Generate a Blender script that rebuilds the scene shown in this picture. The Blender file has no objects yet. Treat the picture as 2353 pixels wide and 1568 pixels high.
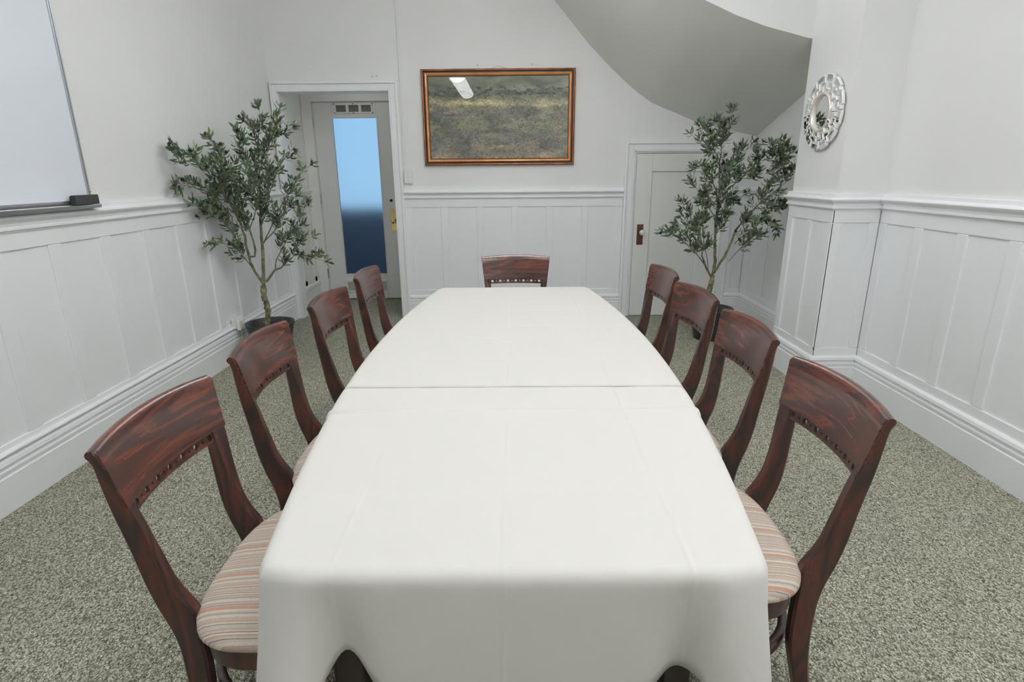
import bpy, bmesh, math, random
from mathutils import Vector, Matrix
C = bpy.context.scene
PI = math.pi

# ------------------------------------------------------------------ helpers
def link(o, parent=None):
    C.collection.objects.link(o)
    if parent is not None:
        o.parent = parent
    return o

def tag(o, label=None, cat=None, group=None, kind=None):
    if label: o['label'] = label
    if cat: o['category'] = cat
    if group: o['group'] = group
    if kind: o['kind'] = kind
    return o

def empty(name, loc, rz=0.0):
    o = bpy.data.objects.new(name, None)
    o.empty_display_size = 0.1
    o.location = loc
    o.rotation_euler = (0, 0, rz)
    return link(o)

class MB:
    def __init__(s):
        s.v = []; s.f = []; s.m = []; s.sm = []
    def add(s, vs, fs, mi=0, smooth=False):
        b = len(s.v)
        s.v += [tuple(v) for v in vs]
        for f in fs:
            s.f.append(tuple(b + i for i in f)); s.m.append(mi); s.sm.append(smooth)
    def box(s, x0, x1, y0, y1, z0, z1, mi=0):
        vs = [(x, y, z) for z in (z0, z1) for y in (y0, y1) for x in (x0, x1)]
        s.add(vs, [(0, 2, 3, 1), (4, 5, 7, 6), (0, 1, 5, 4), (2, 6, 7, 3), (0, 4, 6, 2), (1, 3, 7, 5)], mi)
    def loft(s, rings, closed=True, cap=True, mi=0, smooth=True):
        n = len(rings[0]); b = []
        vs = [p for r in rings for p in r]
        fs = []
        for i in range(len(rings) - 1):
            for j in range(n if closed else n - 1):
                k = (j + 1) % n
                fs.append((i * n + j, i * n + k, (i + 1) * n + k, (i + 1) * n + j))
        s.add(vs, fs, mi, smooth)
        if cap and closed:
            s.add(rings[0], [tuple(range(n))[::-1]], mi, False)
            s.add(rings[-1], [tuple(range(n))], mi, False)
    def tube(s, pts, rad, n=8, mi=0, jitter=0.0, rng=None):
        pts = [Vector(p) for p in pts]
        if not hasattr(rad, '__len__'): rad = [rad] * len(pts)
        rings = []
        prev = None
        for i, p in enumerate(pts):
            a = pts[max(i - 1, 0)]; b = pts[min(i + 1, len(pts) - 1)]
            t = (b - a).normalized() if (b - a).length > 1e-9 else Vector((0, 0, 1))
            if prev is None:
                up = Vector((0, 1, 0)) if abs(t.y) < .9 else Vector((1, 0, 0))
                u = t.cross(up).normalized()
            else:
                u = (prev - t * prev.dot(t)).normalized()
            prev = u
            w = t.cross(u)
            r = rad[i]
            ring = []
            for k in range(n):
                rr = r * (1 + (rng.uniform(-jitter, jitter) if rng else 0))
                ring.append(p + u * math.cos(2 * PI * k / n) * rr + w * math.sin(2 * PI * k / n) * rr)
            rings.append(ring)
        s.loft(rings, True, True, mi, True)
    def lathe(s, prof, c=(0, 0, 0), n=32, mi=0, smooth=True, axis='z'):
        rings = []
        for r, h in prof:
            ring = []
            for k in range(n):
                a = 2 * PI * k / n
                if axis == 'z': p = (c[0] + r * math.cos(a), c[1] + r * math.sin(a), c[2] + h)
                elif axis == 'y': p = (c[0] + r * math.cos(a), c[1] + h, c[2] + r * math.sin(a))
                else: p = (c[0] + h, c[1] + r * math.cos(a), c[2] + r * math.sin(a))
                ring.append(p)
            rings.append(ring)
        s.loft(rings, True, True, mi, smooth)
    def sweep(s, path, prof, side=1, mi=0, caps=True):
        """profile (out, z) swept on a 2D polyline, out = to the left (side 1) or right (side -1) of travel, mitred"""
        P = [Vector((p[0], p[1])) for p in path]
        rings = []
        for i, p in enumerate(P):
            ns = []
            if i > 0:
                d = (P[i] - P[i - 1]).normalized(); ns.append(Vector((-d.y, d.x)) * side)
            if i < len(P) - 1:
                d = (P[i + 1] - P[i]).normalized(); ns.append(Vector((-d.y, d.x)) * side)
            n = ns[0] if len(ns) == 1 else (ns[0] + ns[1]) / (1 + ns[0].dot(ns[1]))
            rings.append([(p.x + n.x * o, p.y + n.y * o, z) for o, z in prof])
        s.loft(rings, True, caps, mi, False)
    def build(s, name, mat, parent=None, bevel=0, bevseg=2, weld=False, smooth=None):
        me = bpy.data.meshes.new(name)
        me.from_pydata(s.v, [], s.f)
        mats = mat if isinstance(mat, (list, tuple)) else [mat]
        for m in mats: me.materials.append(m)
        for p, mi, sm in zip(me.polygons, s.m, s.sm):
            p.material_index = mi
            p.use_smooth = sm if smooth is None else smooth
        bm = bmesh.new(); bm.from_mesh(me)
        if weld: bmesh.ops.remove_doubles(bm, verts=bm.verts, dist=1e-5)
        bmesh.ops.recalc_face_normals(bm, faces=bm.faces)
        bm.to_mesh(me); bm.free()
        me.update()
        o = bpy.data.objects.new(name, me)
        link(o, parent)
        if bevel:
            b = o.modifiers.new('bevel', 'BEVEL'); b.width = bevel; b.segments = bevseg; b.limit_method = 'ANGLE'; b.angle_limit = .6
        return o

# ------------------------------------------------------------------ materials
def new_mat(name):
    m = bpy.data.materials.new(name); m.use_nodes = True
    nt = m.node_tree
    b = nt.nodes['Principled BSDF']
    return m, nt, b

def N(nt, t, **kw):
    n = nt.nodes.new(t)
    for k, v in kw.items(): setattr(n, k, v)
    return n

def setin(n, **kw):
    for k, v in kw.items():
        n.inputs[k.replace('_', ' ')].default_value = v

def ramp(nt, stops, interp='LINEAR'):
    r = N(nt, 'ShaderNodeValToRGB'); cr = r.color_ramp; cr.interpolation = interp
    while len(cr.elements) > 1: cr.elements.remove(cr.elements[-1])
    cr.elements[0].position = stops[0][0]; cr.elements[0].color = (*stops[0][1], 1)
    for p, c in stops[1:]:
        e = cr.elements.new(p); e.color = (*c, 1)
    return r

def plain(name, col, rough=.5, metal=0., spec=.5, coat=0., bump=0., bscale=60.):
    m, nt, b = new_mat(name)
    b.inputs['Base Color'].default_value = (*col, 1)
    b.inputs['Roughness'].default_value = rough
    b.inputs['Metallic'].default_value = metal
    b.inputs['Specular IOR Level'].default_value = spec
    b.inputs['Coat Weight'].default_value = coat
    if bump:
        tc = N(nt, 'ShaderNodeTexCoord'); n = N(nt, 'ShaderNodeTexNoise'); setin(n, Scale=bscale, Detail=4.)
        bp = N(nt, 'ShaderNodeBump'); setin(bp, Strength=bump, Distance=.002)
        nt.links.new(tc.outputs['Object'], n.inputs['Vector']); nt.links.new(n.outputs['Fac'], bp.inputs['Height'])
        nt.links.new(bp.outputs['Normal'], b.inputs['Normal'])
    return m

def paint(name, col, rough, bump=.12, scale=18.):
    """wall paint: faint large-scale unevenness in tone plus roller texture"""
    m, nt, b = new_mat(name)
    tc = N(nt, 'ShaderNodeTexCoord')
    n = N(nt, 'ShaderNodeTexNoise'); setin(n, Scale=1.3, Detail=3.)
    r = ramp(nt, [(.3, tuple(c * .975 for c in col)), (.7, tuple(min(1, c * 1.015) for c in col))])
    n2 = N(nt, 'ShaderNodeTexNoise'); setin(n2, Scale=scale, Detail=5.)
    bp = N(nt, 'ShaderNodeBump'); setin(bp, Strength=bump, Distance=.004)
    L = nt.links.new
    L(tc.outputs['Object'], n.inputs['Vector']); L(tc.outputs['Object'], n2.inputs['Vector'])
    L(n.outputs['Fac'], r.inputs['Fac']); L(r.outputs['Color'], b.inputs['Base Color'])
    L(n2.outputs['Fac'], bp.inputs['Height']); L(bp.outputs['Normal'], b.inputs['Normal'])
    b.inputs['Roughness'].default_value = rough
    return m

M = {}
M['wall'] = paint('wall_paint', (.80, .802, .798), .55, .06)
M['ceil'] = paint('ceiling_paint', (.86, .86, .845), .8)
M['trim'] = paint('trim_paint', (.85, .865, .885), .34, .04, 9.)
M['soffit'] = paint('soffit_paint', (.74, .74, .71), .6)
M['door'] = paint('door_paint', (.78, .785, .775), .4, .06, 9.)
M['vest'] = paint('vestibule_paint', (.84, .84, .815), .5)
M['brass'] = plain('brass', (.80, .60, .26), .18, 1.)
M['chrome'] = plain('chrome', (.62, .64, .66), .22, 1.)
M['alu'] = plain('aluminium', (.52, .54, .56), .32, 1.)
M['black'] = plain('black_felt', (.035, .036, .036), .9, bump=.5, bscale=400.)
M['pot'] = plain('pot_plastic', (.022, .021, .021), .42, bump=.1)
M['soil'] = plain('pot_filler', (.03, .027, .024), .9, bump=.8, bscale=80.)
M['white_plastic'] = plain('white_plastic', (.80, .79, .78), .35)
M['dark'] = plain('dark_hole', (.02, .02, .02), .6)
M['rust'] = plain('bronze_plate', (.085, .028, .018), .45, .3, bump=.2)
M['crystal'] = plain('glass_knob', (.78, .80, .82), .08, .35, coat=.6)
M['board'] = plain('whiteboard_enamel', (.76, .80, .87), .12, coat=.3)
M['table_wood'] = plain('orange_table_wood', (.52, .22, .06), .35)
M['dark_wood'] = plain('dark_table_legs', (.022, .012, .009), .4)
M['hole'] = plain('dark_hole_wall', (.018, .008, .006), .6)  # hole walls coloured darker than the rail around them
M['mirror'] = plain('mirror_glass', (.86, .88, .87), .03, 1.)
M['mirror_edge'] = plain('bevelled_silver', (.90, .90, .89), .25, .0)
M['copper'] = plain('copper_bezel', (.82, .76, .71), .22, .4)
M['wire'] = plain('picture_wire', (.35, .34, .32), .4, .8)
M['nail'] = plain('nail_head', (.05, .045, .04), .5, .5)

def mat_emit(name, col, s):
    m, nt, b = new_mat(name)
    b.inputs['Base Color'].default_value = (.8, .8, .8, 1)
    b.inputs['Emission Color'].default_value = (*col, 1)
    b.inputs['Emission Strength'].default_value = s
    return m

# carpet: flecked loop pile
def carpet():
    m, nt, b = new_mat('loop_carpet'); L = nt.links.new
    tc = N(nt, 'ShaderNodeTexCoord')
    mp = N(nt, 'ShaderNodeMapping'); mp.inputs['Rotation'].default_value = (0, 0, .5); mp.inputs['Scale'].default_value = (1.3, .95, 1.)
    L(tc.outputs['Object'], mp.inputs['Vector'])
    nz = N(nt, 'ShaderNodeTexNoise'); setin(nz, Scale=60., Detail=2.)
    L(mp.outputs['Vector'], nz.inputs['Vector'])
    mix = N(nt, 'ShaderNodeMix', data_type='VECTOR'); mix.inputs[0].default_value = .012
    L(mp.outputs['Vector'], mix.inputs[4]); L(nz.outputs['Color'], mix.inputs[5])
    vo = N(nt, 'ShaderNodeTexVoronoi'); setin(vo, Scale=172., Randomness=.8)
    L(mix.outputs[1], vo.inputs['Vector'])
    # per-loop tone
    sep = N(nt, 'ShaderNodeSeparateColor'); L(vo.outputs['Color'], sep.inputs['Color'])
    r = ramp(nt, [(0., (.10, .10, .075)), (.22, (.24, .24, .19)), (.5, (.42, .415, .345)), (.85, (.60, .59, .50)), (1., (.76, .75, .66))])
    L(sep.outputs[0], r.inputs['Fac'])
    # darker between the loops
    r2 = ramp(nt, [(.0, (1., 1., 1.)), (.45, (.82, .82, .80)), (.85, (.24, .24, .21))])
    L(vo.outputs['Distance'], r2.inputs['Fac'])
    mul = N(nt, 'ShaderNodeMix', data_type='RGBA', blend_type='MULTIPLY'); mul.inputs[0].default_value = 1.
    L(r.outputs['Color'], mul.inputs[6]); L(r2.outputs['Color'], mul.inputs[7])
    # broad wear
    n3 = N(nt, 'ShaderNodeTexNoise'); setin(n3, Scale=1.6, Detail=3.)
    L(tc.outputs['Object'], n3.inputs['Vector'])
    r3 = ramp(nt, [(.3, (.93, .93, .93)), (.7, (1.06, 1.06, 1.04))]); L(n3.outputs['Fac'], r3.inputs['Fac'])
    mul2 = N(nt, 'ShaderNodeMix', data_type='RGBA', blend_type='MULTIPLY'); mul2.inputs[0].default_value = 1.
    L(mul.outputs[2], mul2.inputs[6]); L(r3.outputs['Color'], mul2.inputs[7])
    L(mul2.outputs[2], b.inputs['Base Color'])
    inv = N(nt, 'ShaderNodeMath', operation='SUBTRACT'); inv.inputs[0].default_value = 1.; L(vo.outputs['Distance'], inv.inputs[1])
    bp = N(nt, 'ShaderNodeBump'); setin(bp, Strength=.7, Distance=.004); L(inv.outputs[0], bp.inputs['Height'])
    L(bp.outputs['Normal'], b.inputs['Normal'])
    b.inputs['Roughness'].default_value = .95; b.inputs['Specular IOR Level'].default_value = .1
    return m
M['carpet'] = carpet()

def wood(name, dark, mid, hot, rough=.27, axis='x', amount=1.):
    """stained beech/mahogany: long cathedral grain, tone varies a little from chair to chair"""
    m, nt, b = new_mat(name); L = nt.links.new
    tc = N(nt, 'ShaderNodeTexCoord'); oi = N(nt, 'ShaderNodeObjectInfo')
    off = N(nt, 'ShaderNodeVectorMath', operation='MULTIPLY_ADD')
    comb = N(nt, 'ShaderNodeCombineXYZ')
    for i in range(3): L(oi.outputs['Random'], comb.inputs[i])
    off.inputs[1].default_value = (7.3, 3.1, 5.7); L(comb.outputs[0], off.inputs[0]); L(tc.outputs['Object'], off.inputs[2])
    mp = N(nt, 'ShaderNodeMapping')
    mp.inputs['Scale'].default_value = (.6, 1.3, 4.6) if axis == 'x' else (3.6, 2.6, .7)
    L(off.outputs[0], mp.inputs['Vector'])
    n1 = N(nt, 'ShaderNodeTexNoise'); setin(n1, Scale=1.7, Detail=3., Roughness=.45, Distortion=.3)
    L(mp.outputs['Vector'], n1.inputs['Vector'])
    mm = N(nt, 'ShaderNodeMath', operation='MULTIPLY'); mm.inputs[1].default_value = 13.0; L(n1.outputs['Fac'], mm.inputs[0])
    fr = N(nt, 'ShaderNodeMath', operation='PINGPONG'); fr.inputs[1].default_value = .5; L(mm.outputs[0], fr.inputs[0])
    r = ramp(nt, [(0., dark), (.22, dark), (.55, mid), (.86, tuple(.6 * a_ + .4 * h_ for a_, h_ in zip(mid, hot))), (.95, hot), (1., mid)])
    m2 = N(nt, 'ShaderNodeMath', operation='MULTIPLY'); m2.inputs[1].default_value = 2.; L(fr.outputs[0], m2.inputs[0])
    L(m2.outputs[0], r.inputs['Fac'])
    # fine pores
    mp2 = N(nt, 'ShaderNodeMapping'); mp2.inputs['Scale'].default_value = (6, 40, 90) if axis == 'x' else (90, 60, 6)
    L(off.outputs[0], mp2.inputs['Vector'])
    n2 = N(nt, 'ShaderNodeTexNoise'); setin(n2, Scale=3., Detail=3.); L(mp2.outputs['Vector'], n2.inputs['Vector'])
    r2 = ramp(nt, [(.35, (.72, .72, .72)), (.65, (1.15, 1.15, 1.15))]); L(n2.outputs['Fac'], r2.inputs['Fac'])
    mul = N(nt, 'ShaderNodeMix', data_type='RGBA', blend_type='MULTIPLY'); mul.inputs[0].default_value = .8
    L(r.outputs['Color'], mul.inputs[6]); L(r2.outputs['Color'], mul.inputs[7])
    L(mul.outputs[2], b.inputs['Base Color'])
    b.inputs['Roughness'].default_value = rough
    b.inputs['Coat Weight'].default_value = .35; b.inputs['Coat Roughness'].default_value = .22
    return m
M['crest'] = wood('mahogany_crest', (.040, .013, .0095), (.072, .019, .012), (.14, .032, .016))
M['post'] = wood('mahogany_post', (.022, .0085, .007), (.046, .013, .009), (.085, .018, .010), .34, 'z')

# striped seat fabric
def fabric():
    m, nt, b = new_mat('striped_upholstery'); L = nt.links.new
    tc = N(nt, 'ShaderNodeTexCoord'); sp = N(nt, 'ShaderNodeSeparateXYZ'); L(tc.outputs['Object'], sp.inputs[0])
    n0 = N(nt, 'ShaderNodeTexNoise'); setin(n0, Scale=5., Detail=1.); L(tc.outputs['Object'], n0.inputs['Vector'])
    a = N(nt, 'ShaderNodeMath', operation='MULTIPLY_ADD'); a.inputs[1].default_value = .006; L(n0.outputs['Fac'], a.inputs[0]); L(sp.outputs['X'], a.inputs[2])
    s = N(nt, 'ShaderNodeMath', operation='MULTIPLY'); s.inputs[1].default_value = 8.5; L(a.outputs[0], s.inputs[0])
    f = N(nt, 'ShaderNodeMath', operation='FRACT'); L(s.outputs[0], f.inputs[0])
    be = (.47, .405, .345); gr = (.42, .385, .345); sa = (.45, .26, .185); dk = (.17, .145, .13); cr = (.56, .51, .435); pk = (.44, .325, .27)
    seq = [be, sa, be, cr, dk, gr, be, pk, be, dk, cr, sa, gr, be, dk, be, cr, pk, gr, dk, be, sa, sa, cr, be, dk, gr, cr, be, pk]
    rng = random.Random(4); pos = 0.; st = []
    w = [rng.uniform(.6, 1.5) * (.55 if c is dk else 1.) for c in seq]; tot = sum(w)
    for c, ww in zip(seq, w):
        st.append((pos / tot, c)); pos += ww
    r = ramp(nt, st, 'CONSTANT'); L(f.outputs[0], r.inputs['Fac'])
    n = N(nt, 'ShaderNodeTexNoise'); setin(n, Scale=700., Detail=2.); L(tc.outputs['Object'], n.inputs['Vector'])
    r2 = ramp(nt, [(.35, (.80, .80, .80)), (.65, (1.12, 1.12, 1.12))]); L(n.outputs['Fac'], r2.inputs['Fac'])
    mul = N(nt, 'ShaderNodeMix', data_type='RGBA', blend_type='MULTIPLY'); mul.inputs[0].default_value = 1.
    L(r.outputs['Color'], mul.inputs[6]); L(r2.outputs['Color'], mul.inputs[7]); L(mul.outputs[2], b.inputs['Base Color'])
    bp = N(nt, 'ShaderNodeBump'); setin(bp, Strength=.25, Distance=.001); L(n.outputs['Fac'], bp.inputs['Height']); L(bp.outputs['Normal'], b.inputs['Normal'])
    b.inputs['Roughness'].default_value = .85; b.inputs['Specular IOR Level'].default_value = .2
    return m
M['fabric'] = fabric()

# tablecloth with ironed fold creases (world metres along the table)
def cloth():
    m, nt, b = new_mat('cream_tablecloth'); L = nt.links.new
    tc = N(nt, 'ShaderNodeTexCoord'); sp = N(nt, 'ShaderNodeSeparateXYZ')
    nz = N(nt, 'ShaderNodeTexNoise'); setin(nz, Scale=1.5, Detail=2.); L(tc.outputs['Object'], nz.inputs['Vector'])
    mix = N(nt, 'ShaderNodeMix', data_type='VECTOR'); mix.inputs[0].default_value = .03
    L(tc.outputs['Object'], mix.inputs[4]); L(nz.outputs['Color'], mix.inputs[5]); L(mix.outputs[1], sp.inputs[0])
    def creases(sock, lo, hi, at, w=.0035):
        mr = N(nt, 'ShaderNodeMapRange'); setin(mr, From_Min=lo, From_Max=hi); L(sock, mr.inputs['Value'])
        st = [(0., (.5, .5, .5))]
        for y, h in at:
            p = (y - lo) / (hi - lo); st += [(p - w, (.5, .5, .5)), (p, (.5 + h, .5 + h, .5 + h)), (p + w, (.5, .5, .5))]
        r = ramp(nt, st); L(mr.outputs[0], r.inputs['Fac']); return r
    ry = creases(sp.outputs['Y'], 0., 4., [(1.17, .12), (2.12, .3), (2.42, .35), (2.66, -.3), (2.95, .35), (3.28, .22), (3.55, .25)])
    rx = creases(sp.outputs['X'], -1., 1., [(-.33, .14), (.0, .1), (.36, .22)], .003)
    ad = N(nt, 'ShaderNodeMath', operation='ADD'); L(ry.outputs['Color'], ad.inputs[0]); L(rx.outputs['Color'], ad.inputs[1])
    n = N(nt, 'ShaderNodeTexNoise'); setin(n, Scale=6., Detail=3.); L(tc.outputs['Object'], n.inputs['Vector'])
    ad2 = N(nt, 'ShaderNodeMath', operation='MULTIPLY_ADD'); ad2.inputs[1].default_value = .5; L(n.outputs['Fac'], ad2.inputs[0]); L(ad.outputs[0], ad2.inputs[2])
    bp = N(nt, 'ShaderNodeBump'); setin(bp, Strength=.8, Distance=.006); L(ad2.outputs[0], bp.inputs['Height']); L(bp.outputs['Normal'], b.inputs['Normal'])
    b.inputs['Base Color'].default_value = (.725, .712, .685, 1); b.inputs['Roughness'].default_value = .75; b.inputs['Specular IOR Level'].default_value = .25
    # a little light comes through the cloth
    tr = N(nt, 'ShaderNodeBsdfTranslucent'); tr.inputs['Color'].default_value = (.82, .76, .62, 1)
    ms = N(nt, 'ShaderNodeMixShader'); ms.inputs[0].default_value = .14
    out = nt.nodes['Material Output']
    L(b.outputs[0], ms.inputs[1]); L(tr.outputs[0], ms.inputs[2]); L(ms.outputs[0], out.inputs['Surface'])
    return m
M['cloth'] = cloth()

def leaf():
    m, nt, b = new_mat('olive_leaf'); L = nt.links.new
    g = N(nt, 'ShaderNodeNewGeometry')
    r = ramp(nt, [(0., (.028, .058, .032)), (.35, (.052, .112, .052)), (.6, (.095, .18, .078)), (.8, (.16, .205, .095)), (1., (.27, .28, .15))])
    L(g.outputs['Random Per Island'], r.inputs['Fac'])
    under = N(nt, 'ShaderNodeMix', data_type='RGBA'); L(g.outputs['Backfacing'], under.inputs[0])
    L(r.outputs['Color'], under.inputs[6]); under.inputs[7].default_value = (.17, .20, .145, 1)
    L(under.outputs[2], b.inputs['Base Color']); b.inputs['Roughness'].default_value = .5
    return m
M['leaf'] = leaf()

def bark():
    m, nt, b = new_mat('mossy_bark'); L = nt.links.new
    tc = N(nt, 'ShaderNodeTexCoord'); n = N(nt, 'ShaderNodeTexNoise'); setin(n, Scale=28., Detail=5.); L(tc.outputs['Object'], n.inputs['Vector'])
    r = ramp(nt, [(.3, (.055, .050, .028)), (.5, (.15, .145, .075)), (.62, (.21, .215, .12)), (.72, (.36, .36, .25))]); L(n.outputs['Fac'], r.inputs['Fac'])
    L(r.outputs['Color'], b.inputs['Base Color']); b.inputs['Roughness'].default_value = .85
    bp = N(nt, 'ShaderNodeBump'); setin(bp, Strength=.9, Distance=.006); L(n.outputs['Fac'], bp.inputs['Height']); L(bp.outputs['Normal'], b.inputs['Normal'])
    return m
M['bark'] = bark()
M['twig'] = plain('twig', (.14, .135, .08), .8)
M['olive'] = plain('olive_fruit', (.012, .011, .014), .3)

def clear_glass():
    m, nt, b = new_mat('picture_glass'); L = nt.links.new
    t = N(nt, 'ShaderNodeBsdfTransparent'); g = N(nt, 'ShaderNodeBsdfGlossy'); g.inputs['Roughness'].default_value = .01
    f = N(nt, 'ShaderNodeFresnel'); f.inputs['IOR'].default_value = 1.75
    ms = N(nt, 'ShaderNodeMixShader'); L(f.outputs[0], ms.inputs[0]); L(t.outputs[0], ms.inputs[1]); L(g.outputs[0], ms.inputs[2])
    L(ms.outputs[0], nt.nodes['Material Output'].inputs['Surface'])
    return m
M['glass'] = clear_glass()

def frosted():
    m, nt, b = new_mat('ribbed_frosted_glass'); L = nt.links.new
    b.inputs['Base Color'].default_value = (.93, .97, 1., 1); b.inputs['Transmission Weight'].default_value = 1.
    b.inputs['Roughness'].default_value = .33; b.inputs['IOR'].default_value = 1.25
    tc = N(nt, 'ShaderNodeTexCoord'); mp = N(nt, 'ShaderNodeMapping'); mp.inputs['Scale'].default_value = (60, 60, 6)
    n = N(nt, 'ShaderNodeTexNoise'); setin(n, Scale=2., Detail=2.); L(tc.outputs['Object'], mp.inputs['Vector']); L(mp.outputs['Vector'], n.inputs['Vector'])
    bp = N(nt, 'ShaderNodeBump'); setin(bp, Strength=.3, Distance=.001); L(n.outputs['Fac'], bp.inputs['Height']); L(bp.outputs['Normal'], b.inputs['Normal'])
    return m
M['frosted'] = frosted()

def artwork():
    """a plain generic meadow: sky, dark clumps on the skyline, straw band, mottled field"""
    m, nt, b = new_mat('framed_print'); L = nt.links.new
    tc = N(nt, 'ShaderNodeTexCoord'); sp = N(nt, 'ShaderNodeSeparateXYZ'); L(tc.outputs['Generated'], sp.inputs[0])
    v = sp.outputs['Z']
    def noise(scale, sc=(1.7, 1., 1.), detail=4., dist=0., seed=0.):
        mp = N(nt, 'ShaderNodeMapping'); mp.inputs['Scale'].default_value = sc; mp.inputs['Location'].default_value = (seed, 0, seed)
        n = N(nt, 'ShaderNodeTexNoise'); setin(n, Scale=scale, Detail=detail, Distortion=dist)
        L(tc.outputs['Generated'], mp.inputs['Vector']); L(mp.outputs['Vector'], n.inputs['Vector']); return n
    wob = noise(7., seed=1.); wv = N(nt, 'ShaderNodeMath', operation='MULTIPLY_ADD'); wv.inputs[1].default_value = .13
    L(wob.outputs['Fac'], wv.inputs[0]); L(v, wv.inputs[2])
    sub = N(nt, 'ShaderNodeMath', operation='SUBTRACT'); sub.inputs[1].default_value = .065; L(wv.outputs[0], sub.inputs[0])
    base = ramp(nt, [(0., (.30, .27, .21)), (.10, (.22, .215, .18)), (.28, (.20, .20, .175)), (.42, (.20, .215, .155)), (.56, (.18, .18, .165)),
                     (.62, (.22, .21, .15)), (.66, (.34, .33, .24)), (.70, (.31, .28, .20)), (.725, (.19, .20, .14)), (.80, (.115, .125, .11)),
                     (.835, (.16, .17, .135)), (.845, (.175, .19, .15)), (1., (.16, .18, .145))])
    L(sub.outputs[0], base.inputs['Fac'])
    # flecks of foliage strokes below the skyline
    fl = noise(26., (1.7, 1., 1.3), 4., 1.8, 3.)
    fr = ramp(nt, [(.36, (.55, .55, .56)), (.5, (1., 1., 1.)), (.64, (1.35, 1.32, 1.28))]); L(fl.outputs['Fac'], fr.inputs['Fac'])
    fm = N(nt, 'ShaderNodeMix', data_type='RGBA', blend_type='MULTIPLY')
    below = ramp(nt, [(.80, (1, 1, 1)), (.84, (.08, .08, .08))]); L(v, below.inputs['Fac']); L(below.outputs['Color'], fm.inputs[0])
    L(base.outputs['Color'], fm.inputs[6]); L(fr.outputs['Color'], fm.inputs[7])
    # colour patches: mauve, rust, green
    def patch(prev, col, scale, thr, seed, lo, hi, amt):
        n = noise(scale, (1.7, 1., 2.2), 4., .8, seed); r = ramp(nt, [(thr, (0, 0, 0)), (thr + .08, (amt, amt, amt))]); L(n.outputs['Fac'], r.inputs['Fac'])
        w = ramp(nt, [(lo, (0, 0, 0)), (lo + .04, (1, 1, 1)), (hi, (1, 1, 1)), (min(hi + .04, 1.), (0, 0, 0))]); L(v, w.inputs['Fac'])
        mu = N(nt, 'ShaderNodeMath', operation='MULTIPLY'); L(r.outputs['Color'], mu.inputs[0]); L(w.outputs['Color'], mu.inputs[1])
        mx = N(nt, 'ShaderNodeMix', data_type='RGBA'); L(mu.outputs[0], mx.inputs[0]); L(prev, mx.inputs[6]); mx.inputs[7].default_value = (*col, 1); return mx.outputs[2]
    c = patch(fm.outputs[2], (.20, .19, .23), 9., .53, 5., .02, .6, .5)
    c = patch(c, (.36, .14, .09), 24., .60, 9., .02, .58, .75)
    c = patch(c, (.13, .20, .10), 8., .56, 12., .1, .62, .5)
    c = patch(c, (.045, .055, .05), 13., .52, 15., .74, .86, .9)
    c = patch(c, (.42, .36, .29), 6., .60, 21., .0, .2, .7)
    big = noise(3.2, (1.7, 1., 2.4), 3., .6, 31.); br = ramp(nt, [(.34, (1.25, 1.25, 1.3)), (.5, (1.9, 1.88, 1.8)), (.66, (2.7, 2.6, 2.4))]); L(big.outputs['Fac'], br.inputs['Fac'])
    mx = N(nt, 'ShaderNodeMix', data_type='RGBA', blend_type='MULTIPLY'); mx.inputs[0].default_value = 1.; L(c, mx.inputs[6]); L(br.outputs['Color'], mx.inputs[7])
    L(mx.outputs[2], b.inputs['Base Color']); b.inputs['Roughness'].default_value = .7
    return m
M['art'] = artwork()

def frame_mat(name, a, bb, scale, rough=.35):
    m, nt, b = new_mat(name); L = nt.links.new
    tc = N(nt, 'ShaderNodeTexCoord'); n = N(nt, 'ShaderNodeTexNoise'); setin(n, Scale=scale, Detail=3.); L(tc.outputs['Object'], n.inputs['Vector'])
    r = ramp(nt, [(.35, a), (.65, bb)]); L(n.outputs['Fac'], r.inputs['Fac']); L(r.outputs['Color'], b.inputs['Base Color'])
    b.inputs['Roughness'].default_value = rough; b.inputs['Metallic'].default_value = .35
    return m
M['frame_red'] = frame_mat('frame_red_brown', (.16, .042, .018), (.27, .085, .035), 12.)
M['frame_gold'] = frame_mat('frame_copper_gold', (.50, .20, .065), (.66, .30, .11), 6., .3)
M['frame_dark'] = plain('frame_dark', (.03, .012, .006), .4)
M['bead'] = plain('frame_beads', (.55, .33, .18), .35, .5)
# ------------------------------------------------------------------ the room
XL, XR, YB, XP, YP0, YP1 = -2.373, 2.399, 5.951, 2.086, 3.785, 4.406   # faces of the wainscot
W = .013          # wall plaster lies this far behind the wainscot face
YF = -2.2         # wall behind the camera
ZC = 3.5
def struct(mb, name, mat, parent=None, **kw):
    o = mb.build(name, mat, parent, **kw)
    if parent is None: o['kind'] = 'structure'
    return o

m = MB(); m.box(-3.2, 3.0, YF - .3, 9.2, -.08, 0); struct(m, 'floor', M['carpet'])
m = MB(); m.box(-2.9, 2.9, YF - .3, 6.2, ZC, ZC + .1); struct(m, 'ceiling', M['ceil'])
m = MB(); m.box(XL - W - .15, XL - W, YF - .15, YB + W, 0, ZC); struct(m, 'wall_left', M['wall'])
m = MB(); m.box(XR + W, XR + W + .15, YF - .15, YB + W + .12, 0, ZC); struct(m, 'wall_right', M['wall'])
m = MB(); m.box(XP + W, XR + W, YP0 + W, YP1, 0, ZC); m.box(XP + .002, XP + W + .01, YP0 + .002, YP0 + W + .01, 0, 1.25); struct(m, 'wall_pier', M['wall'])
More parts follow.
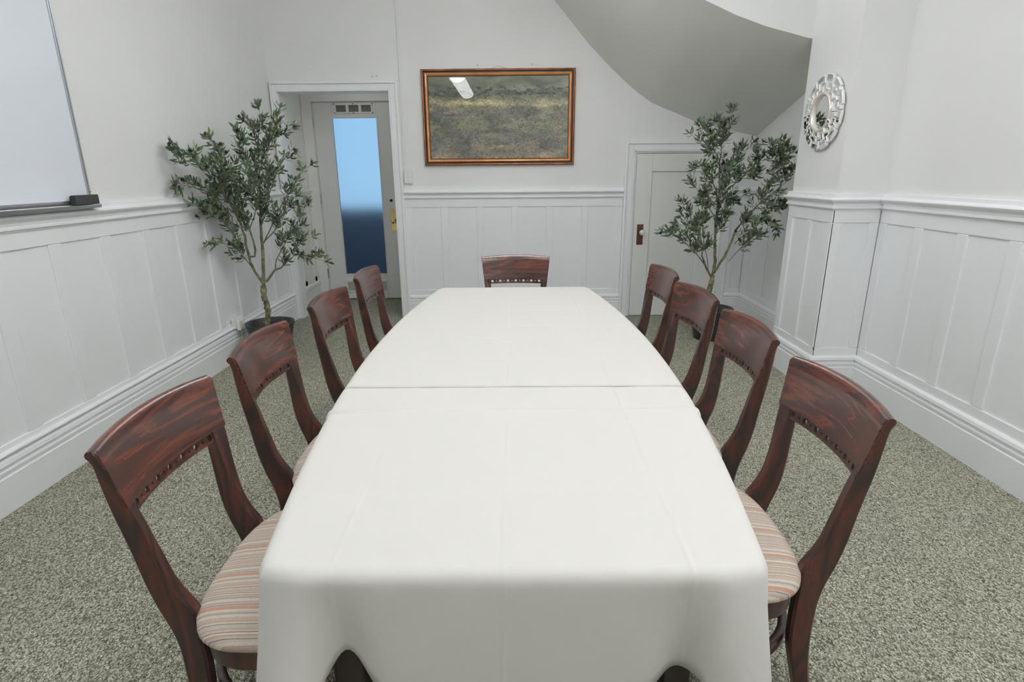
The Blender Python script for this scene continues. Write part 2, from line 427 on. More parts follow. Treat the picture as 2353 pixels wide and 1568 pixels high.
# back wall with two openings
OX0, OX1, OZ = -2.305, -1.222, 2.275
DX0, DX1, DZ = 1.213, 2.125, 1.695
m = MB(); y0, y1 = YB + W, YB + W + .12
m.box(XL - W - .15, OX0, y0, y1, 0, ZC); m.box(OX0, OX1, y0, y1, OZ, ZC); m.box(OX1, DX0, y0, y1, 0, ZC)
m.box(DX0, DX1, y0, y1, DZ, ZC); m.box(DX1, XR + W + .15, y0, y1, 0, ZC)
struct(m, 'wall_back', M['wall'])
# wall behind the camera
m = MB(); y0, y1 = YF - .15, YF
m.box(XL - W, -1.1, y0, y1, 0, ZC); m.box(1.1, XR + W, y0, y1, 0, ZC); m.box(-1.1, 1.1, y0, y1, 0, ZC)
struct(m, 'wall_front', M['wall'])
# wainscot: flat frame of rails and stiles in front of recessed panels
def wainscot(name, p0, p1, side, stiles, z0=.0, zb=.306, zt=1.166, z1=1.262):
    """stiles: list of (s0, s1) along p0 -> p1"""
    P0 = Vector(p0); P1 = Vector(p1); d = (P1 - P0); Ln = d.length; d.normalize(); n = Vector((-d.y, d.x)) * side
    mb = MB()
    def slab(s0, s1, za, zb_):
        a = P0 + d * s0; b_ = P0 + d * s1; c = b_ - n * (W + .002); e = a - n * (W + .002)
        vs = [(q.x, q.y, z) for z in (za, zb_) for q in (a, b_, c, e)]
        mb.add(vs, [(0, 1, 2, 3), (4, 7, 6, 5), (0, 4, 5, 1), (1, 5, 6, 2), (2, 6, 7, 3), (3, 7, 4, 0)])
    slab(0, Ln, z0, zb); slab(0, Ln, zt, z1)
    for s0, s1 in stiles: slab(max(0, s0), min(Ln, s1), zb, zt)
    # the painted panels, set back from the frame
    Q0 = P0 + d * .022; Q1 = P1 - d * .022
    a = Q0 - n * .0095; b_ = Q1 - n * .0095; c = Q1 - n * (W + .002); e = Q0 - n * (W + .002)
    vs = [(q.x, q.y, z) for z in (zb - .01, zt + .01) for q in (a, b_, c, e)]
    pm = MB(); pm.add(vs, [(0, 1, 2, 3), (4, 7, 6, 5), (0, 4, 5, 1), (1, 5, 6, 2), (2, 6, 7, 3), (3, 7, 4, 0)])
    o = struct(mb, name, M['trim'], bevel=.0045, bevseg=2)
    pm.build('panel', M['trim'], o)
    return o
# left
st = [(2.881 - .3755 * k - YF, 2.966 - .3755 * k - YF) for k in range(-8, 14)]
st = [s for s in st if s[1] > 0 and s[0] < YB - YF]
wainscot('trim_1', (XL, YF), (XL, YB), -1, st)
# back, between the two casings
st = [(-1.13, -1.048)] + [(-.761, -.685), (-.39, -.323), (-.032, .035), (.326, .398), (.693, .76)] + [(1.05, 1.12)]
wainscot('trim_2', (-1.13, YB), (1.112, YB), -1, [(a + 1.13, b + 1.13) for a, b in st])
# right of the low door
wainscot('trim_3', (2.225, YB), (XR, YB), -1, [(0, .068), (.140, .18)])
# right wall, near
st = [(3.705 + .0, 3.80)] + [(3.367 - .338 * k, 3.445 - .338 * k) for k in range(0, 17)]
wainscot('trim_4', (XR, YP0), (XR, YF), -1, [(YP0 - b, YP0 - a) for a, b in st if a > YF])
# pier face, pier side, recess wall
wainscot('trim_5', (XP + .0008, YP0), (XR, YP0), 1 * -1, [(0, .066), (.250, .313)])
wainscot('trim_6', (XP, YP1), (XP, YP0), -1, [(0, .084), (.286, .356), (.557, .621)])
st = [(4.406, 4.44), (4.67, 4.75), (5.04, 5.12), (5.41, 5.49), (5.80, 5.951)]
wainscot('trim_7', (XR, YB), (XR, YP1), -1, [(YB - b, YB - a) for a, b in st])

RAIL = [(-.012, 1.247), (.004, 1.247), (.008, 1.256), (.018, 1.260), (.018, 1.270), (.010, 1.276), (.012, 1.290), (.026, 1.303), (.036, 1.308), (.040, 1.316),
        (.036, 1.323), (.020, 1.326), (.016, 1.332), (.014, 1.352), (-.012, 1.356)]
BASE = [(-.012, 0), (.020, 0), (.020, .166), (.014, .170), (.014, .184), (.019, .186), (.019, .197), (.011, .200), (.011, .211), (.022, .222), (.018, .240), (.008, .249), (-.012, .251)]
BASEL = BASE[:-2] + [(.008, .247), (.002, .251), (.001, .259), (.020, .261), (.024, .268), (.021, .275), (.004, .280), (-.012, .281)]
PR = [(XR, YF), (XR, YP0), (XP, YP0), (XP, YP1), (XR, YP1), (XR, YB), (2.225, YB)]
m = MB(); m.sweep(PR, RAIL, 1); struct(m, 'trim_8', M['trim'])
m = MB(); m.sweep(PR, BASE, 1); struct(m, 'baseboard_right', M['trim'])
m = MB(); m.sweep([(XL, YB), (XL, YF)], RAIL, 1); struct(m, 'trim_9', M['trim'])
m = MB(); m.sweep([(XL, YB), (XL, YF)], BASEL, 1); struct(m, 'baseboard_left', M['trim'])
m = MB(); m.sweep([(1.112, YB), (-1.128, YB)], RAIL, 1); struct(m, 'trim_10', M['trim'])
m = MB(); m.sweep([(1.112, YB), (-1.128, YB)], BASE, 1); struct(m, 'baseboard_back', M['trim'])

# door casings
def casing(name, x0, x1, zt, w, wl=None, wr=None):
    """board with a raised outer band and an inner bead, around x0..x1, up to zt"""
    wl = w if wl is None else wl; wr = w if wr is None else wr
    mb = MB(); ya = YB + W
    def layer(o0, o1, depth):
        # ring between offset o0 (inner) and o1 (outer); both as fraction of width
        li0, li1 = x0 - wl * o0, x0 - wl * o1
        ri0, ri1 = x1 + wr * o0, x1 + wr * o1
        zi0, zi1 = zt + w * o0, zt + w * o1
        mb.box(li1, li0, ya - depth, ya, 0, zi1); mb.box(ri0, ri1, ya - depth, ya, 0, zi1); mb.box(li0, ri0, ya - depth, ya, zi0, zi1)
    layer(0, .16, .026); layer(.16, .72, .020); layer(.72, 1., .034)
    return struct(mb, name, M['trim'], bevel=.004)
casing('trim_11', OX0, OX1, OZ, .095, wl=.068)
casing('trim_12', DX0, DX1, DZ, .100)
# seam strip running up the wall beside the opening
m = MB(); m.box(-1.107, -1.088, YB - .001, YB + W, 1.54, ZC); struct(m, 'trim_13', M['wall'], bevel=.003)
# jamb lining of the opening
m = MB(); m.box(OX0 - .02, OX0 + .004, YB + W - .001, YB + W + .122, 0, OZ); m.box(OX1 - .004, OX1 + .02, YB + W - .001, YB + W + .122, 0, OZ); m.box(OX0 + .004, OX1 - .004, YB + W - .001, YB + W + .122, OZ - .004, OZ + .02)
struct(m, 'trim_14', M['trim'])

# ------------------------------------------------------------------ stair mass overhead at the back right
def lerp_tab(t, x):
    if x <= t[0][0]: a, b = t[0], t[1]
    elif x >= t[-1][0]: a, b = t[-2], t[-1]
    else:
        for a, b in zip(t, t[1:]):
            if a[0] <= x <= b[0]: break
    return a[1] + (b[1] - a[1]) * (x - a[0]) / (b[0] - a[0])
TB = [(-.20, 3.72), (.39, 3.043), (.705, 2.686), (.92, 2.48), (1.094, 2.329), (1.22, 2.232), (1.345, 2.152), (1.48, 2.096), (1.621, 2.042), (1.798, 1.969), (2.0, 1.918), (2.237, 1.868), (2.435, 1.828)]
TF = [(-.20, 3.85), (.39, 3.30), (.705, 3.03), (1.0, 2.80), (1.324, 2.633), (1.544, 2.541), (1.763, 2.468), (2.083, 2.389), (2.43, 2.315)]
m = MB(); nx, ny = 70, 16; XS = [.06 + (XR + W - .06) * i / nx for i in range(nx + 1)]
vs = []; 
for i, x in enumerate(XS):
    for j in range(ny + 1):
        t = j / ny; y = YP1 + (YB + W - YP1) * t
        vs.append((x, y, min(ZC, lerp_tab(TF, x) * (1 - t) + lerp_tab(TB, x) * t)))
fs = [(i * (ny + 1) + j, (i + 1) * (ny + 1) + j, (i + 1) * (ny + 1) + j + 1, i * (ny + 1) + j + 1) for i in range(nx) for j in range(ny)]
m.add(vs, fs, 0, True)
# stringer face towards the room
vs = []
for x in XS: vs += [(x, YP1, min(ZC, lerp_tab(TF, x))), (x, YP1, ZC)]
m.add(vs, [(2 * i, 2 * i + 2, 2 * i + 3, 2 * i + 1) for i in range(nx)], 1, False)
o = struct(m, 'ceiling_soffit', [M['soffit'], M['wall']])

# ------------------------------------------------------------------ vestibule beyond the opening
VX0, VX1, VY = -2.42, -1.05, 6.905
y0 = YB + W + .12
m = MB(); m.box(VX0 - .1, VX0, y0, 7.0, 0, 2.6); struct(m, 'wall_vestibule_left', M['vest'])
m = MB(); m.box(VX1, VX1 + .1, y0, 7.0, 0, 2.6); struct(m, 'wall_vestibule_right', M['vest'])
m = MB(); m.box(VX0 - .1, VX1 + .1, y0, 7.05, 2.6, 2.68); struct(m, 'ceiling_vestibule', M['vest'])
EX0, EX1, EZ = -2.303, -1.385, 2.29
m = MB(); m.box(VX0 - .1, EX0, VY, VY + .12, 0, 2.6); m.box(EX1, VX1 + .1, VY, VY + .12, 0, 2.6); m.box(EX0, EX1, VY, VY + .12, EZ, 2.6)
struct(m, 'wall_vestibule_back', M['vest'])
m = MB(); m.box(EX0 - .10, EX0 - .004, VY - .022, VY, 0, EZ + .10); m.box(EX1 + .004, EX1 + .10, VY - .022, VY, 0, EZ + .10); m.box(EX0 - .004, EX1 + .004, VY - .022, VY, EZ + .004, EZ + .10)
m.box(EX0 - .115, EX0 - .098, VY - .034, VY, 0, EZ + .115)
struct(m, 'trim_15', M['vest'], bevel=.004)
m = MB(); m.sweep([(VX0, VY - .03), (VX0, y0 + .02)], [(0, 1.235), (.014, 1.235), (.018, 1.25), (.014, 1.28), (.034, 1.31), (.036, 1.322), (.012, 1.33), (0, 1.335)], 1); struct(m, 'trim_16', M['vest'])
m = MB()
for ya, yb in ((y0, 6.14), (6.40, 6.47), (6.73, 6.80), (6.86, 6.88)): m.box(VX0, VX0 + .012, ya, yb, .26, 1.235)
m.box(VX0, VX0 + .012, y0, 6.88, .20, .32); m.box(VX0, VX0 + .012, y0, 6.88, 1.15, 1.235)
struct(m, 'trim_17', M['vest'], bevel=.003)
m = MB(); m.sweep([(VX0, VY - .03), (VX0, y0)], [(0, 0), (.02, 0), (.02, .2), (.03, .21), (.028, .245), (.012, .26), (0, .26)], 1); struct(m, 'baseboard_vestibule', M['vest'])
# switch plate on the vestibule wall
m = MB(); m.box(VX0, VX0 + .028, 6.43, 6.50, 1.67, 1.82)
tag(m.build('wall_plate', M['white_plastic'], bevel=.004), 'narrow white box on the side wall inside the doorway behind the left tree', 'switch plate')

# glazed door
d1 = empty('door_1', ((EX0 + EX1) / 2, VY + .02, 0)); d1['kind'] = 'structure'
def at(parent, o):
    o.location = o.location - parent.location if parent.rotation_euler.z == 0 else o.location
    return o
def part(mb, name, mat, parent, **kw):
    o = mb.build(name, mat, parent, **kw)
    root = parent
    loc = Vector((0, 0, 0))
    while root is not None: loc += root.location; root = root.parent
    o.location = -loc
    return o
GX0, GX1, GZ0, GZ1 = -2.083, -1.575, .318, 2.118
ya, yb = VY + .006, VY + .046
VS = [(-2.030, -1.915), (-1.885, -1.770), (-1.740, -1.628)]
m = MB(); g = .004
m.box(EX0 + g, GX0, ya, yb, .012, EZ - g); m.box(GX1, EX1 - g, ya, yb, .012, EZ - g)
m.box(GX0, GX1, ya, yb, .012, GZ0); m.box(GX0, GX1, ya, yb, GZ1, 2.183); m.box(GX0, GX1, ya, yb, 2.255, EZ - g)
for a, b in [(GX0, VS[0][0]), (VS[0][1], VS[1][0]), (VS[1][1], VS[2][0]), (VS[2][1], GX1)]: m.box(a, b, ya, yb, 2.183, 2.255)
part(m, 'door_leaf', M['door'], d1, bevel=.003)
m = MB(); m.box(GX0 - .004, GX1 + .004, ya + .016, ya + .022, GZ0 - .004, GZ1 + .004)
part(m, 'glass_pane', M['frosted'], d1)
m = MB()
for a, b in ((GX0 - .014, GX0 + .002), (GX1 - .002, GX1 + .014)): m.box(a, b, ya - .008, ya, GZ0 - .014, GZ1 + .014)
m.box(GX0, GX1, ya - .008, ya, GZ0 - .014, GZ0 + .002); m.box(GX0, GX1, ya - .008, ya, GZ1 - .002, GZ1 + .014)
part(m, 'glazing_bead', M['door'], d1, bevel=.003)
m = MB()
m.box(-2.052, -1.606, ya - .007, ya, 2.165, 2.183); m.box(-2.052, -1.606, ya - .007, ya, 2.255, 2.273)
xs = [-2.052, VS[0][0], VS[0][1], VS[1][0], VS[1][1], VS[2][0], VS[2][1], -1.606]
for k in range(0, 8, 2): m.box(xs[k], xs[k + 1], ya - .007, ya, 2.183, 2.255)
part(m, 'vent_plate', M['door'], d1, bevel=.002)
m = MB(); m.box(GX0 + .03, GX1 - .03, ya + .018, ya + .024, 2.18, 2.258)
part(m, 'vent_pane', plain('grey_vent_pane', (.20, .20, .18), .25), d1)
for x in (-2.045, -1.613, -1.83):
    for z in (2.170, 2.268):
        m = MB(); m.lathe([(.0001, -.003), (.006, -.002), (.006, 0)], (x, ya - .007, z), 10, axis='y'); part(m, 'screw', M['nail'], d1)
m = MB()
for k in range(9): m.box(-2.075, -1.585, ya - .009, ya - .001, .108 + k * .0125, .113 + k * .0125)
m.box(-2.09, -1.57, ya - .012, ya, .098, .108); m.box(-2.09, -1.57, ya - .012, ya, .221, .231); m.box(-2.09, -2.075, ya - .012, ya, .108, .221); m.box(-1.585, -1.57, ya - .012, ya, .108, .221)
m.box(-2.075, -1.585, ya - .0015, ya, .108, .221, 1)
part(m, 'louver', [M['white_plastic'], plain('louver_shadow_gap', (.22, .22, .21), .8)], d1)
m = MB(); m.box(-1.485, -1.412, ya - .004, ya, .845, 1.10); kp = part(m, 'knob_plate', M['brass'], d1, bevel=.002)
m = MB(); m.lathe([(.020, 0), (.020, -.006), (.010, -.012), (.010, -.028), (.024, -.036), (.029, -.050), (.024, -.062), (.0001, -.066)], (-1.448, ya - .004, .957), 24, axis='y')
part(m, 'knob', M['brass'], kp)
m = MB(); m.lathe([(.017, 0), (.017, -.006), (.0001, -.007)], (-1.468, ya, 1.197), 18, axis='y'); part(m, 'deadbolt', M['dark'], d1)
for z in (2.02, 1.16, .27):
    m = MB()
    for k in range(5): m.lathe([(.0075, 0), (.0075, .021)], (EX0 + .001, ya - .007, z + k * .024), 10)
    part(m, 'hinge', M['alu'], d1)
# unseen passage with an added glowing panel as daylight for the frosted glass
m = MB(); m.box(-3.1, -.6, 8.9, 9.0, 0, .95); m.box(-3.1, -2.9, 8.9, 9.0, .95, 2.9); m.box(-.8, -.6, 8.9, 9.0, .95, 2.9)
m.box(-3.2, -3.1, 7.05, 9.0, 0, 2.9); m.box(-.6, -.5, 7.05, 9.0, 0, 2.9); m.box(-3.2, -.5, 7.05, 9.1, 2.9, 3.0); m.box(-3.1, -.6, 8.85, 9.1, 2.9, 3.0)
m.box(-3.1, VX0 - .1, 7.02, 7.06, 0, 2.9); m.box(VX1 + .1, -.6, 7.02, 7.06, 0, 2.9); m.box(-2.6, -.9, 7.02, 7.06, 2.6, 2.9)
struct(m, 'wall_passage', plain('navy_passage_wall', (.34, .40, .50), .6))
m = MB(); m.box(-3.1, -.6, 7.03, 8.9, .001, .012); struct(m, 'floor_passage', plain('dark_passage_floor', (.24, .27, .34), .5))
m = MB(); m.box(-2.9, -2.84, 8.92, 8.98, .95, 2.9); m.box(-.86, -.8, 8.92, 8.98, .95, 2.9); m.box(-2.84, -.86, 8.92, 8.98, .95, 1.0)
w2 = struct(m, 'daylight_panel_1', M['trim'])
m = MB(); m.box(-2.84, -.86, 8.95, 8.96, 1.0, 2.9); m.build('pane', mat_emit('blue_daylight_glow', (.36, .64, .90), .85), w2)

# low door under the stair
d2 = empty('door_2', ((DX0 + DX1) / 2, YB + .02, 0)); d2['kind'] = 'structure'
ya, yb = YB + .012, YB + .05
m = MB()
m.box(DX0 + .022, 1.399, ya, yb, .006, DZ - .02); m.box(1.905, DX1 - .022, ya, yb, .006, DZ - .02)
m.box(1.399, 1.905, ya, yb, .006, .22); m.box(1.399, 1.905, ya, yb, 1.504, DZ - .02); m.box(1.395, 1.91, ya + .016, ya + .03, .2, 1.52)
part(m, 'door_leaf', M['door'], d2, bevel=.003)
m = MB(); m.box(DX0, DX0 + .018, ya - .006, yb, 0, DZ); m.box(DX1 - .018, DX1, ya - .006, yb, 0, DZ); m.box(DX0 + .018, DX1 - .018, ya - .006, yb, DZ - .016, DZ)
part(m, 'door_stop', M['trim'], d2)
m = MB(); m.box(DX0 + .018, DX0 + .022, ya + .01, yb, 0, DZ - .016); m.box(DX0 + .018, DX1 - .018, ya + .01, yb, DZ - .02, DZ - .016)
part(m, 'gap', M['dark'], d2)
m = MB(); m.box(1.273, 1.339, ya - .004, ya, .768, .978); kp = part(m, 'knob_plate', M['rust'], d2, bevel=.002)
m = MB(); m.lathe([(.009, 0), (.009, -.022), (.018, -.026), (.027, -.034), (.029, -.046), (.024, -.056), (.012, -.060), (.0001, -.060)], (1.318, ya - .004, .898), 12, axis='y', smooth=False)
part(m, 'knob', M['crystal'], kp)
m = MB(); m.lathe([(.005, -.001), (.0001, -.0015)], (1.305, ya - .004, .835), 10, axis='y'); m.box(1.303, 1.307, ya - .0055, ya - .004, .818, .835); part(m, 'keyhole', M['dark'], kp)

# ------------------------------------------------------------------ things on the walls
# switch
t = empty('light_switch', (-1.073, YB + W, 1.473))
tag(t, 'white light switch box on the back wall between doorway casing and painting', 'light switch')
m = MB(); m.box(-.042, .042, -.030, 0, -.068, .066); m.build('switch_box', M['white_plastic'], t, bevel=.005)
m = MB(); m.box(-.0055, .0055, -.042, -.030, -.012, .012); m.build('toggle', M['white_plastic'], t, bevel=.002)
for z in (-.04, .04):
    m = MB(); m.lathe([(.003, -.0005), (.0001, -.001)], (0, -.030, z), 8, axis='y'); m.build('screw', M['alu'], t)

# small nails and scars left in the wall
for k, (x, z) in enumerate([(.179, 2.502), (-.345, 2.497), (-1.371, 2.408), (-1.330, 2.408)]):
    m = MB(); m.lathe([(.0045 - .001 * (k % 2), 0), (.004, -.004), (.0001, -.005)], (x, YB + W, z), 8, axis='y')
    lab = ['black nail head above the right half of the painting frame', 'faint nail head above the left part of the painting frame',
           'left one of two tiny nail heads above the doorway casing', 'right one of two tiny nail heads above the doorway casing'][k]
    tag(m.build('nail', M['nail']), lab, 'nail', 'bare nail heads in the back wall')

# painting
t = empty('framed_painting', (-.149, YB + W, 2.02)); tag(t, 'wide meadow picture in a copper and red-brown frame on the back wall', 'painting')
hw, hh = .746, .4435
def ring(o0, o1, d0, d1, mi=0):
    """picture-frame ring; o = inset from the outer edge, d = how far it stands off the wall"""
    a = [(-hw + o0, -d0, -hh + o0), (hw - o0, -d0, -hh + o0), (hw - o0, -d0, hh - o0), (-hw + o0, -d0, hh - o0)]
    b = [(-hw + o1, -d1, -hh + o1), (hw - o1, -d1, -hh + o1), (hw - o1, -d1, hh - o1), (-hw + o1, -d1, hh - o1)]
    return a, b
def frame_profile(name, prof, mat):
    mb = MB()
    for (o0, d0), (o1, d1) in zip(prof, prof[1:]):
        a, b = ring(o0, o1, d0, d1)
        mb.add(a + b, [(k, (k + 1) % 4, 4 + (k + 1) % 4, 4 + k) for k in range(4)])
    return mb.build(name, mat, t)
fr = frame_profile('frame', [(0, .004), (0, .030), (.003, .036), (.010, .039), (.017, .037), (.019, .032)], M['frame_red'])
g_ = frame_profile('frame_groove', [(.019, .033), (.024, .026), (.032, .026), (.034, .030)], M['frame_dark']); g_.parent = fr
g_ = frame_profile('inner_frame', [(.033, .027), (.036, .034), (.042, .038), (.050, .036), (.056, .028), (.060, .024)], M['frame_gold']); g_.parent = fr
g_ = frame_profile('sight_edge', [(.060, .025), (.066, .020)], M['frame_dark']); g_.parent = fr
mb = MB(); nb = 0
def beadrow(p0, p1):
    L_ = (Vector(p1) - Vector(p0)).length; n = int(L_ / .0135)
    for k in range(n):
        c = Vector(p0).lerp(Vector(p1), (k + .5) / n); r = .0036
        mb.add([(c.x + r, c.y, c.z), (c.x, c.y, c.z + r), (c.x - r, c.y, c.z), (c.x, c.y, c.z - r), (c.x, c.y - r, c.z)], [(0, 1, 4), (1, 2, 4), (2, 3, 4), (3, 0, 4)], 0, True)
i_ = .0135
for s in ((-1, -1, 1, -1), (-1, 1, 1, 1), (-1, -1, -1, 1), (1, -1, 1, 1)):
    beadrow((s[0] * (hw - i_), -.038, s[1] * (hh - i_)), (s[2] * (hw - i_), -.038, s[3] * (hh - i_)))
mb.build('bead_row', M['bead'], fr)
m = MB(); m.box(-hw + .062, hw - .062, -.018, -.010, -hh + .062, hh - .062); m.build('picture', M['art'], t)
m = MB(); m.add([(-hw + .062, -.0215, -hh + .062), (hw - .062, -.0215, -hh + .062), (hw - .062, -.0215, hh - .062), (-hw + .062, -.0215, hh - .062)], [(0, 1, 2, 3)])
m.build('picture_glass', M['glass'], t)
m = MB(); m.tube([(-.09, -.012, hh - .004), (0, -.008, hh + .028), (.10, -.012, hh - .004)], .0012, 6); m.build('hanging_wire', M['wire'], t)

# whiteboard
t = empty('whiteboard', (XL - W, 2.33, 1.348)); tag(t, 'white wall board in a grey metal frame with tray above the left wainscot', 'whiteboard')
y0, y1, z0, z1 = -.90, .905, .016, 1.23
m = MB(); m.box(0.004, .020, y0, y1, z0, z1); m.build('writing_surface', M['board'], t)
m = MB(); fw = .018
m.box(0, .030, y1 - fw, y1, z0, z1); m.box(0, .030, y0, y0 + fw, z0, z1); m.box(0, .030, y0 + fw, y1 - fw, z0, z0 + .012); m.box(0, .030, y0 + fw, y1 - fw, z1 - fw, z1)
m.box(.030, .034, y1 - .012, y1 - .006, z0 + .08, z1)
m.build('frame', M['alu'], t, bevel=.002)
m = MB(); prof = [(.0, .004), (.075, -.002), (.082, .004), (.084, .002), (.080, -.014), (.0, -.014)]
vs = [(x, y, z) for y in (y0 + .02, y1 - .01) for x, z in prof]; n = len(prof)
m.add(vs, [tuple(range(n)), tuple(range(n, 2 * n))[::-1]] + [(k, (k + 1) % n, n + (k + 1) % n, n + k) for k in range(n)]); m.build('tray', M['alu'], t)
m = MB(); m.lathe([(.005, .0), (.004, .004), (.0001, .005)], (.034, y1 - .009, .075), 10, axis='x'); m.build('rivet', M['chrome'], t)
# eraser leaning on the tray
t = empty('board_eraser', (XL - W + .045, 3.150, 1.3515)); tag(t, 'black felt board eraser standing at the far end of the whiteboard tray', 'eraser')
m = MB(); m.box(-.006, .022, -.088, .088, .002, .053); o = m.build('felt_block', M['black'], t, bevel=.005); 
m = MB(); m.box(-.012, -.006, -.086, .086, .003, .049); o = m.build('backing', M['nail'], t, bevel=.002)

# white adapter and its lead
t = empty('power_adapter', (XL, 4.625, .30)); tag(t, 'small white plug adapter on the left baseboard behind the black pot', 'adapter')
m = MB(); m.box(0, .030, -.075, .075, -.040, .045); m.build('adapter_body', M['white_plastic'], t, bevel=.006)
m = MB(); m.box(.030, .062, -.055, .0, -.055, .028); m.box(.030, .055, .02, .06, -.02, .03); m.build('plug', M['white_plastic'], t, bevel=.006)
m = MB(); m.tube([(.046, -.02, -.05), (.047, -.015, -.10), (.040, -.01, -.16), (.034, .0, -.22), (.034, .02, -.288)], .0035, 8); m.build('lead', M['white_plastic'], t)
m = MB(); m.lathe([(.006, 0), (.006, .02), (.011, .03), (.008, .05), (.0001, .054)], (XP + .0, 3.79, .30), 8, axis='x', smooth=True)
# door catch screw low on the pier corner
o = empty('corner_hook', (XP, YP0, .298)); tag(o, 'tiny dark hook at the foot of the panelled pier corner', 'hook')
m = MB(); m.tube([(.004, .0, 0), (.002, -.012, .002), (-.004, -.018, .008), (-.006, -.012, .016)], .0035, 6); m.build('hook_body', M['nail'], o)

# mosaic mirror on the pier
t = empty('round_mirror', (XP + W, 4.080, 1.872)); tag(t, 'round sunburst mirror of silver mosaic tiles on the side of the pier', 'mirror')
Rm = .242
m = MB(); m.lathe([(.0001, 0), (.215, 0), (.218, -.008), (.205, -.014), (.12, -.016), (.0001, -.016)], (0, 0, 0), 48, axis='x'); m.build('backing_disc', M['white_plastic'], t)
def tile(mb, r0, r1, a0, a1, d0, d1, bev=.0055, segs=4):
    """block on a polar patch, mirrored face with bevelled silver edge, towards -x"""
    def P(r, a, d): return (-d, r * math.cos(a), r * math.sin(a))
    A = [a0 + (a1 - a0) * k / segs for k in range(segs + 1)]
    ba = bev / ((r0 + r1) / 2)
    A2 = [a0 + ba + (a1 - a0 - 2 * ba) * k / segs for k in range(segs + 1)]
    def loop(AA, ra, rb, d): return [P(ra, a, d) for a in AA] + [P(rb, a, d) for a in reversed(AA)]
    L0, L1, L2 = loop(A, r0, r1, d0), loop(A, r0, r1, d1 - bev * .7), loop(A2, r0 + bev, r1 - bev, d1)
    n = len(L0)
    for X_, Y_, mi in ((L0, L1, 1), (L1, L2, 1)):
        mb.add(X_ + Y_, [(k, (k + 1) % n, n + (k + 1) % n, n + k) for k in range(n)], mi)
    h = segs + 1
    mb.add(L2, [(k, k + 1, n - 2 - k, n - 1 - k) for k in range(segs)], 0)
m = MB(); rng = random.Random(2)
nn = 12
for k in range(nn):
    a = 2 * PI * k / nn; da = 2 * PI / nn
    # outer ring: long curved plate, then a narrow radial bar
    tile(m, .198, .240, a + .03, a + da * .74, .012, .026 + rng.uniform(0, .004))
    tile(m, .185, .232, a + da * .80, a + da * .99, .012, .036)
    a2 = a + da * .45
    tile(m, .160, .195, a2 + .03, a2 + da * .62, .012, .030 + rng.uniform(0, .004))
    tile(m, .150, .192, a2 + da * .68, a2 + da * .95, .012, .040)
    a3 = a + da * .1
    tile(m, .126, .154, a3 + .02, a3 + da * .60, .012, .034)
    tile(m, .124, .160, a3 + da * .66, a3 + da * .95, .012, .044)
m.build('mosaic_tiles', [M['mirror'], M['mirror_edge']], t)
m = MB(); m.lathe([(.126, -.016), (.127, -.040), (.122, -.046), (.112, -.044), (.104, -.030), (.101, -.024)], (0, 0, 0), 56, axis='x'); 
m.f = m.f[:-2]; m.m = m.m[:-2]; m.sm = m.sm[:-2]
m.build('bezel', M['copper'], t)
m = MB(); m.lathe([(.103, -.018), (.103, -.026), (.0001, -.026)], (0, 0, 0), 56, axis='x', smooth=False); m.build('mirror_glass', M['mirror'], t)
# ------------------------------------------------------------------ table and cloths
TY0, TY1 = .905, 3.765
def half_w(y):
    u = (y - 2.335) / 1.43
    return .630 - .130 * u * u
RC = .085                                   # corner radius
def outline(inset=0., n=60):
    """right-hand half outline from the near end to the far end: (x, y)"""
    pts = []
    for k in range(7):                      # near corner
        a = -PI / 2 + PI / 2 * k / 6
        y = TY0 + RC + RC * math.sin(a); x = half_w(TY0 + RC) - RC + RC * math.cos(a)
        pts.append((x - inset, max(y, TY0 + inset)))
    for k in range(1, n):
        y = TY0 + RC + (TY1 - TY0 - 2 * RC) * k / n; pts.append((half_w(y) - inset, y))
    for k in range(7):
        a = PI / 2 * k / 6
        y = TY1 - RC + RC * math.sin(a); x = half_w(TY1 - RC) - RC + RC * math.cos(a)
        pts.append((x - inset, min(y, TY1 - inset)))
    return pts
t = empty('dining_table', (-.008, 2.335, 0)); tag(t, 'long boat-shaped wooden dining table hidden under two cream cloths', 'dining table')
R_ = outline(.034); L_ = [(-x, y) for x, y in reversed(R_)]
loop = [(x, y - 2.335) for x, y in R_ + L_]
m = MB(); m.loft([[(x, y, z) for x, y in loop] for z in (.728, .760)], True, True, 0, False); m.build('tabletop', M['table_wood'], t, bevel=.003)
m = MB()
m.box(-.36, .36, -1.30, -1.275, .655, .728); m.box(-.36, .36, 1.275, 1.30, .655, .728); m.box(-.385, -.36, -1.30, 1.30, .655, .728); m.box(.36, .385, -1.30, 1.30, .655, .728)
m.build('apron', M['dark_wood'], t, bevel=.002)
for sx in (-1, 1):
    for sy in (-1, 1):
        m = MB(); cx, cy = sx * .368, (-1.30 if sy < 0 else .765)
        m.loft([[(cx + a * w, cy + b * w, z) for a, b in ((-1, -1), (1, -1), (1, 1), (-1, 1))] for w, z in ((.024, 0), (.033, .62), (.035, .728))], True, True, 0, False)
        m.build('leg', M['dark_wood'], t, bevel=.003)

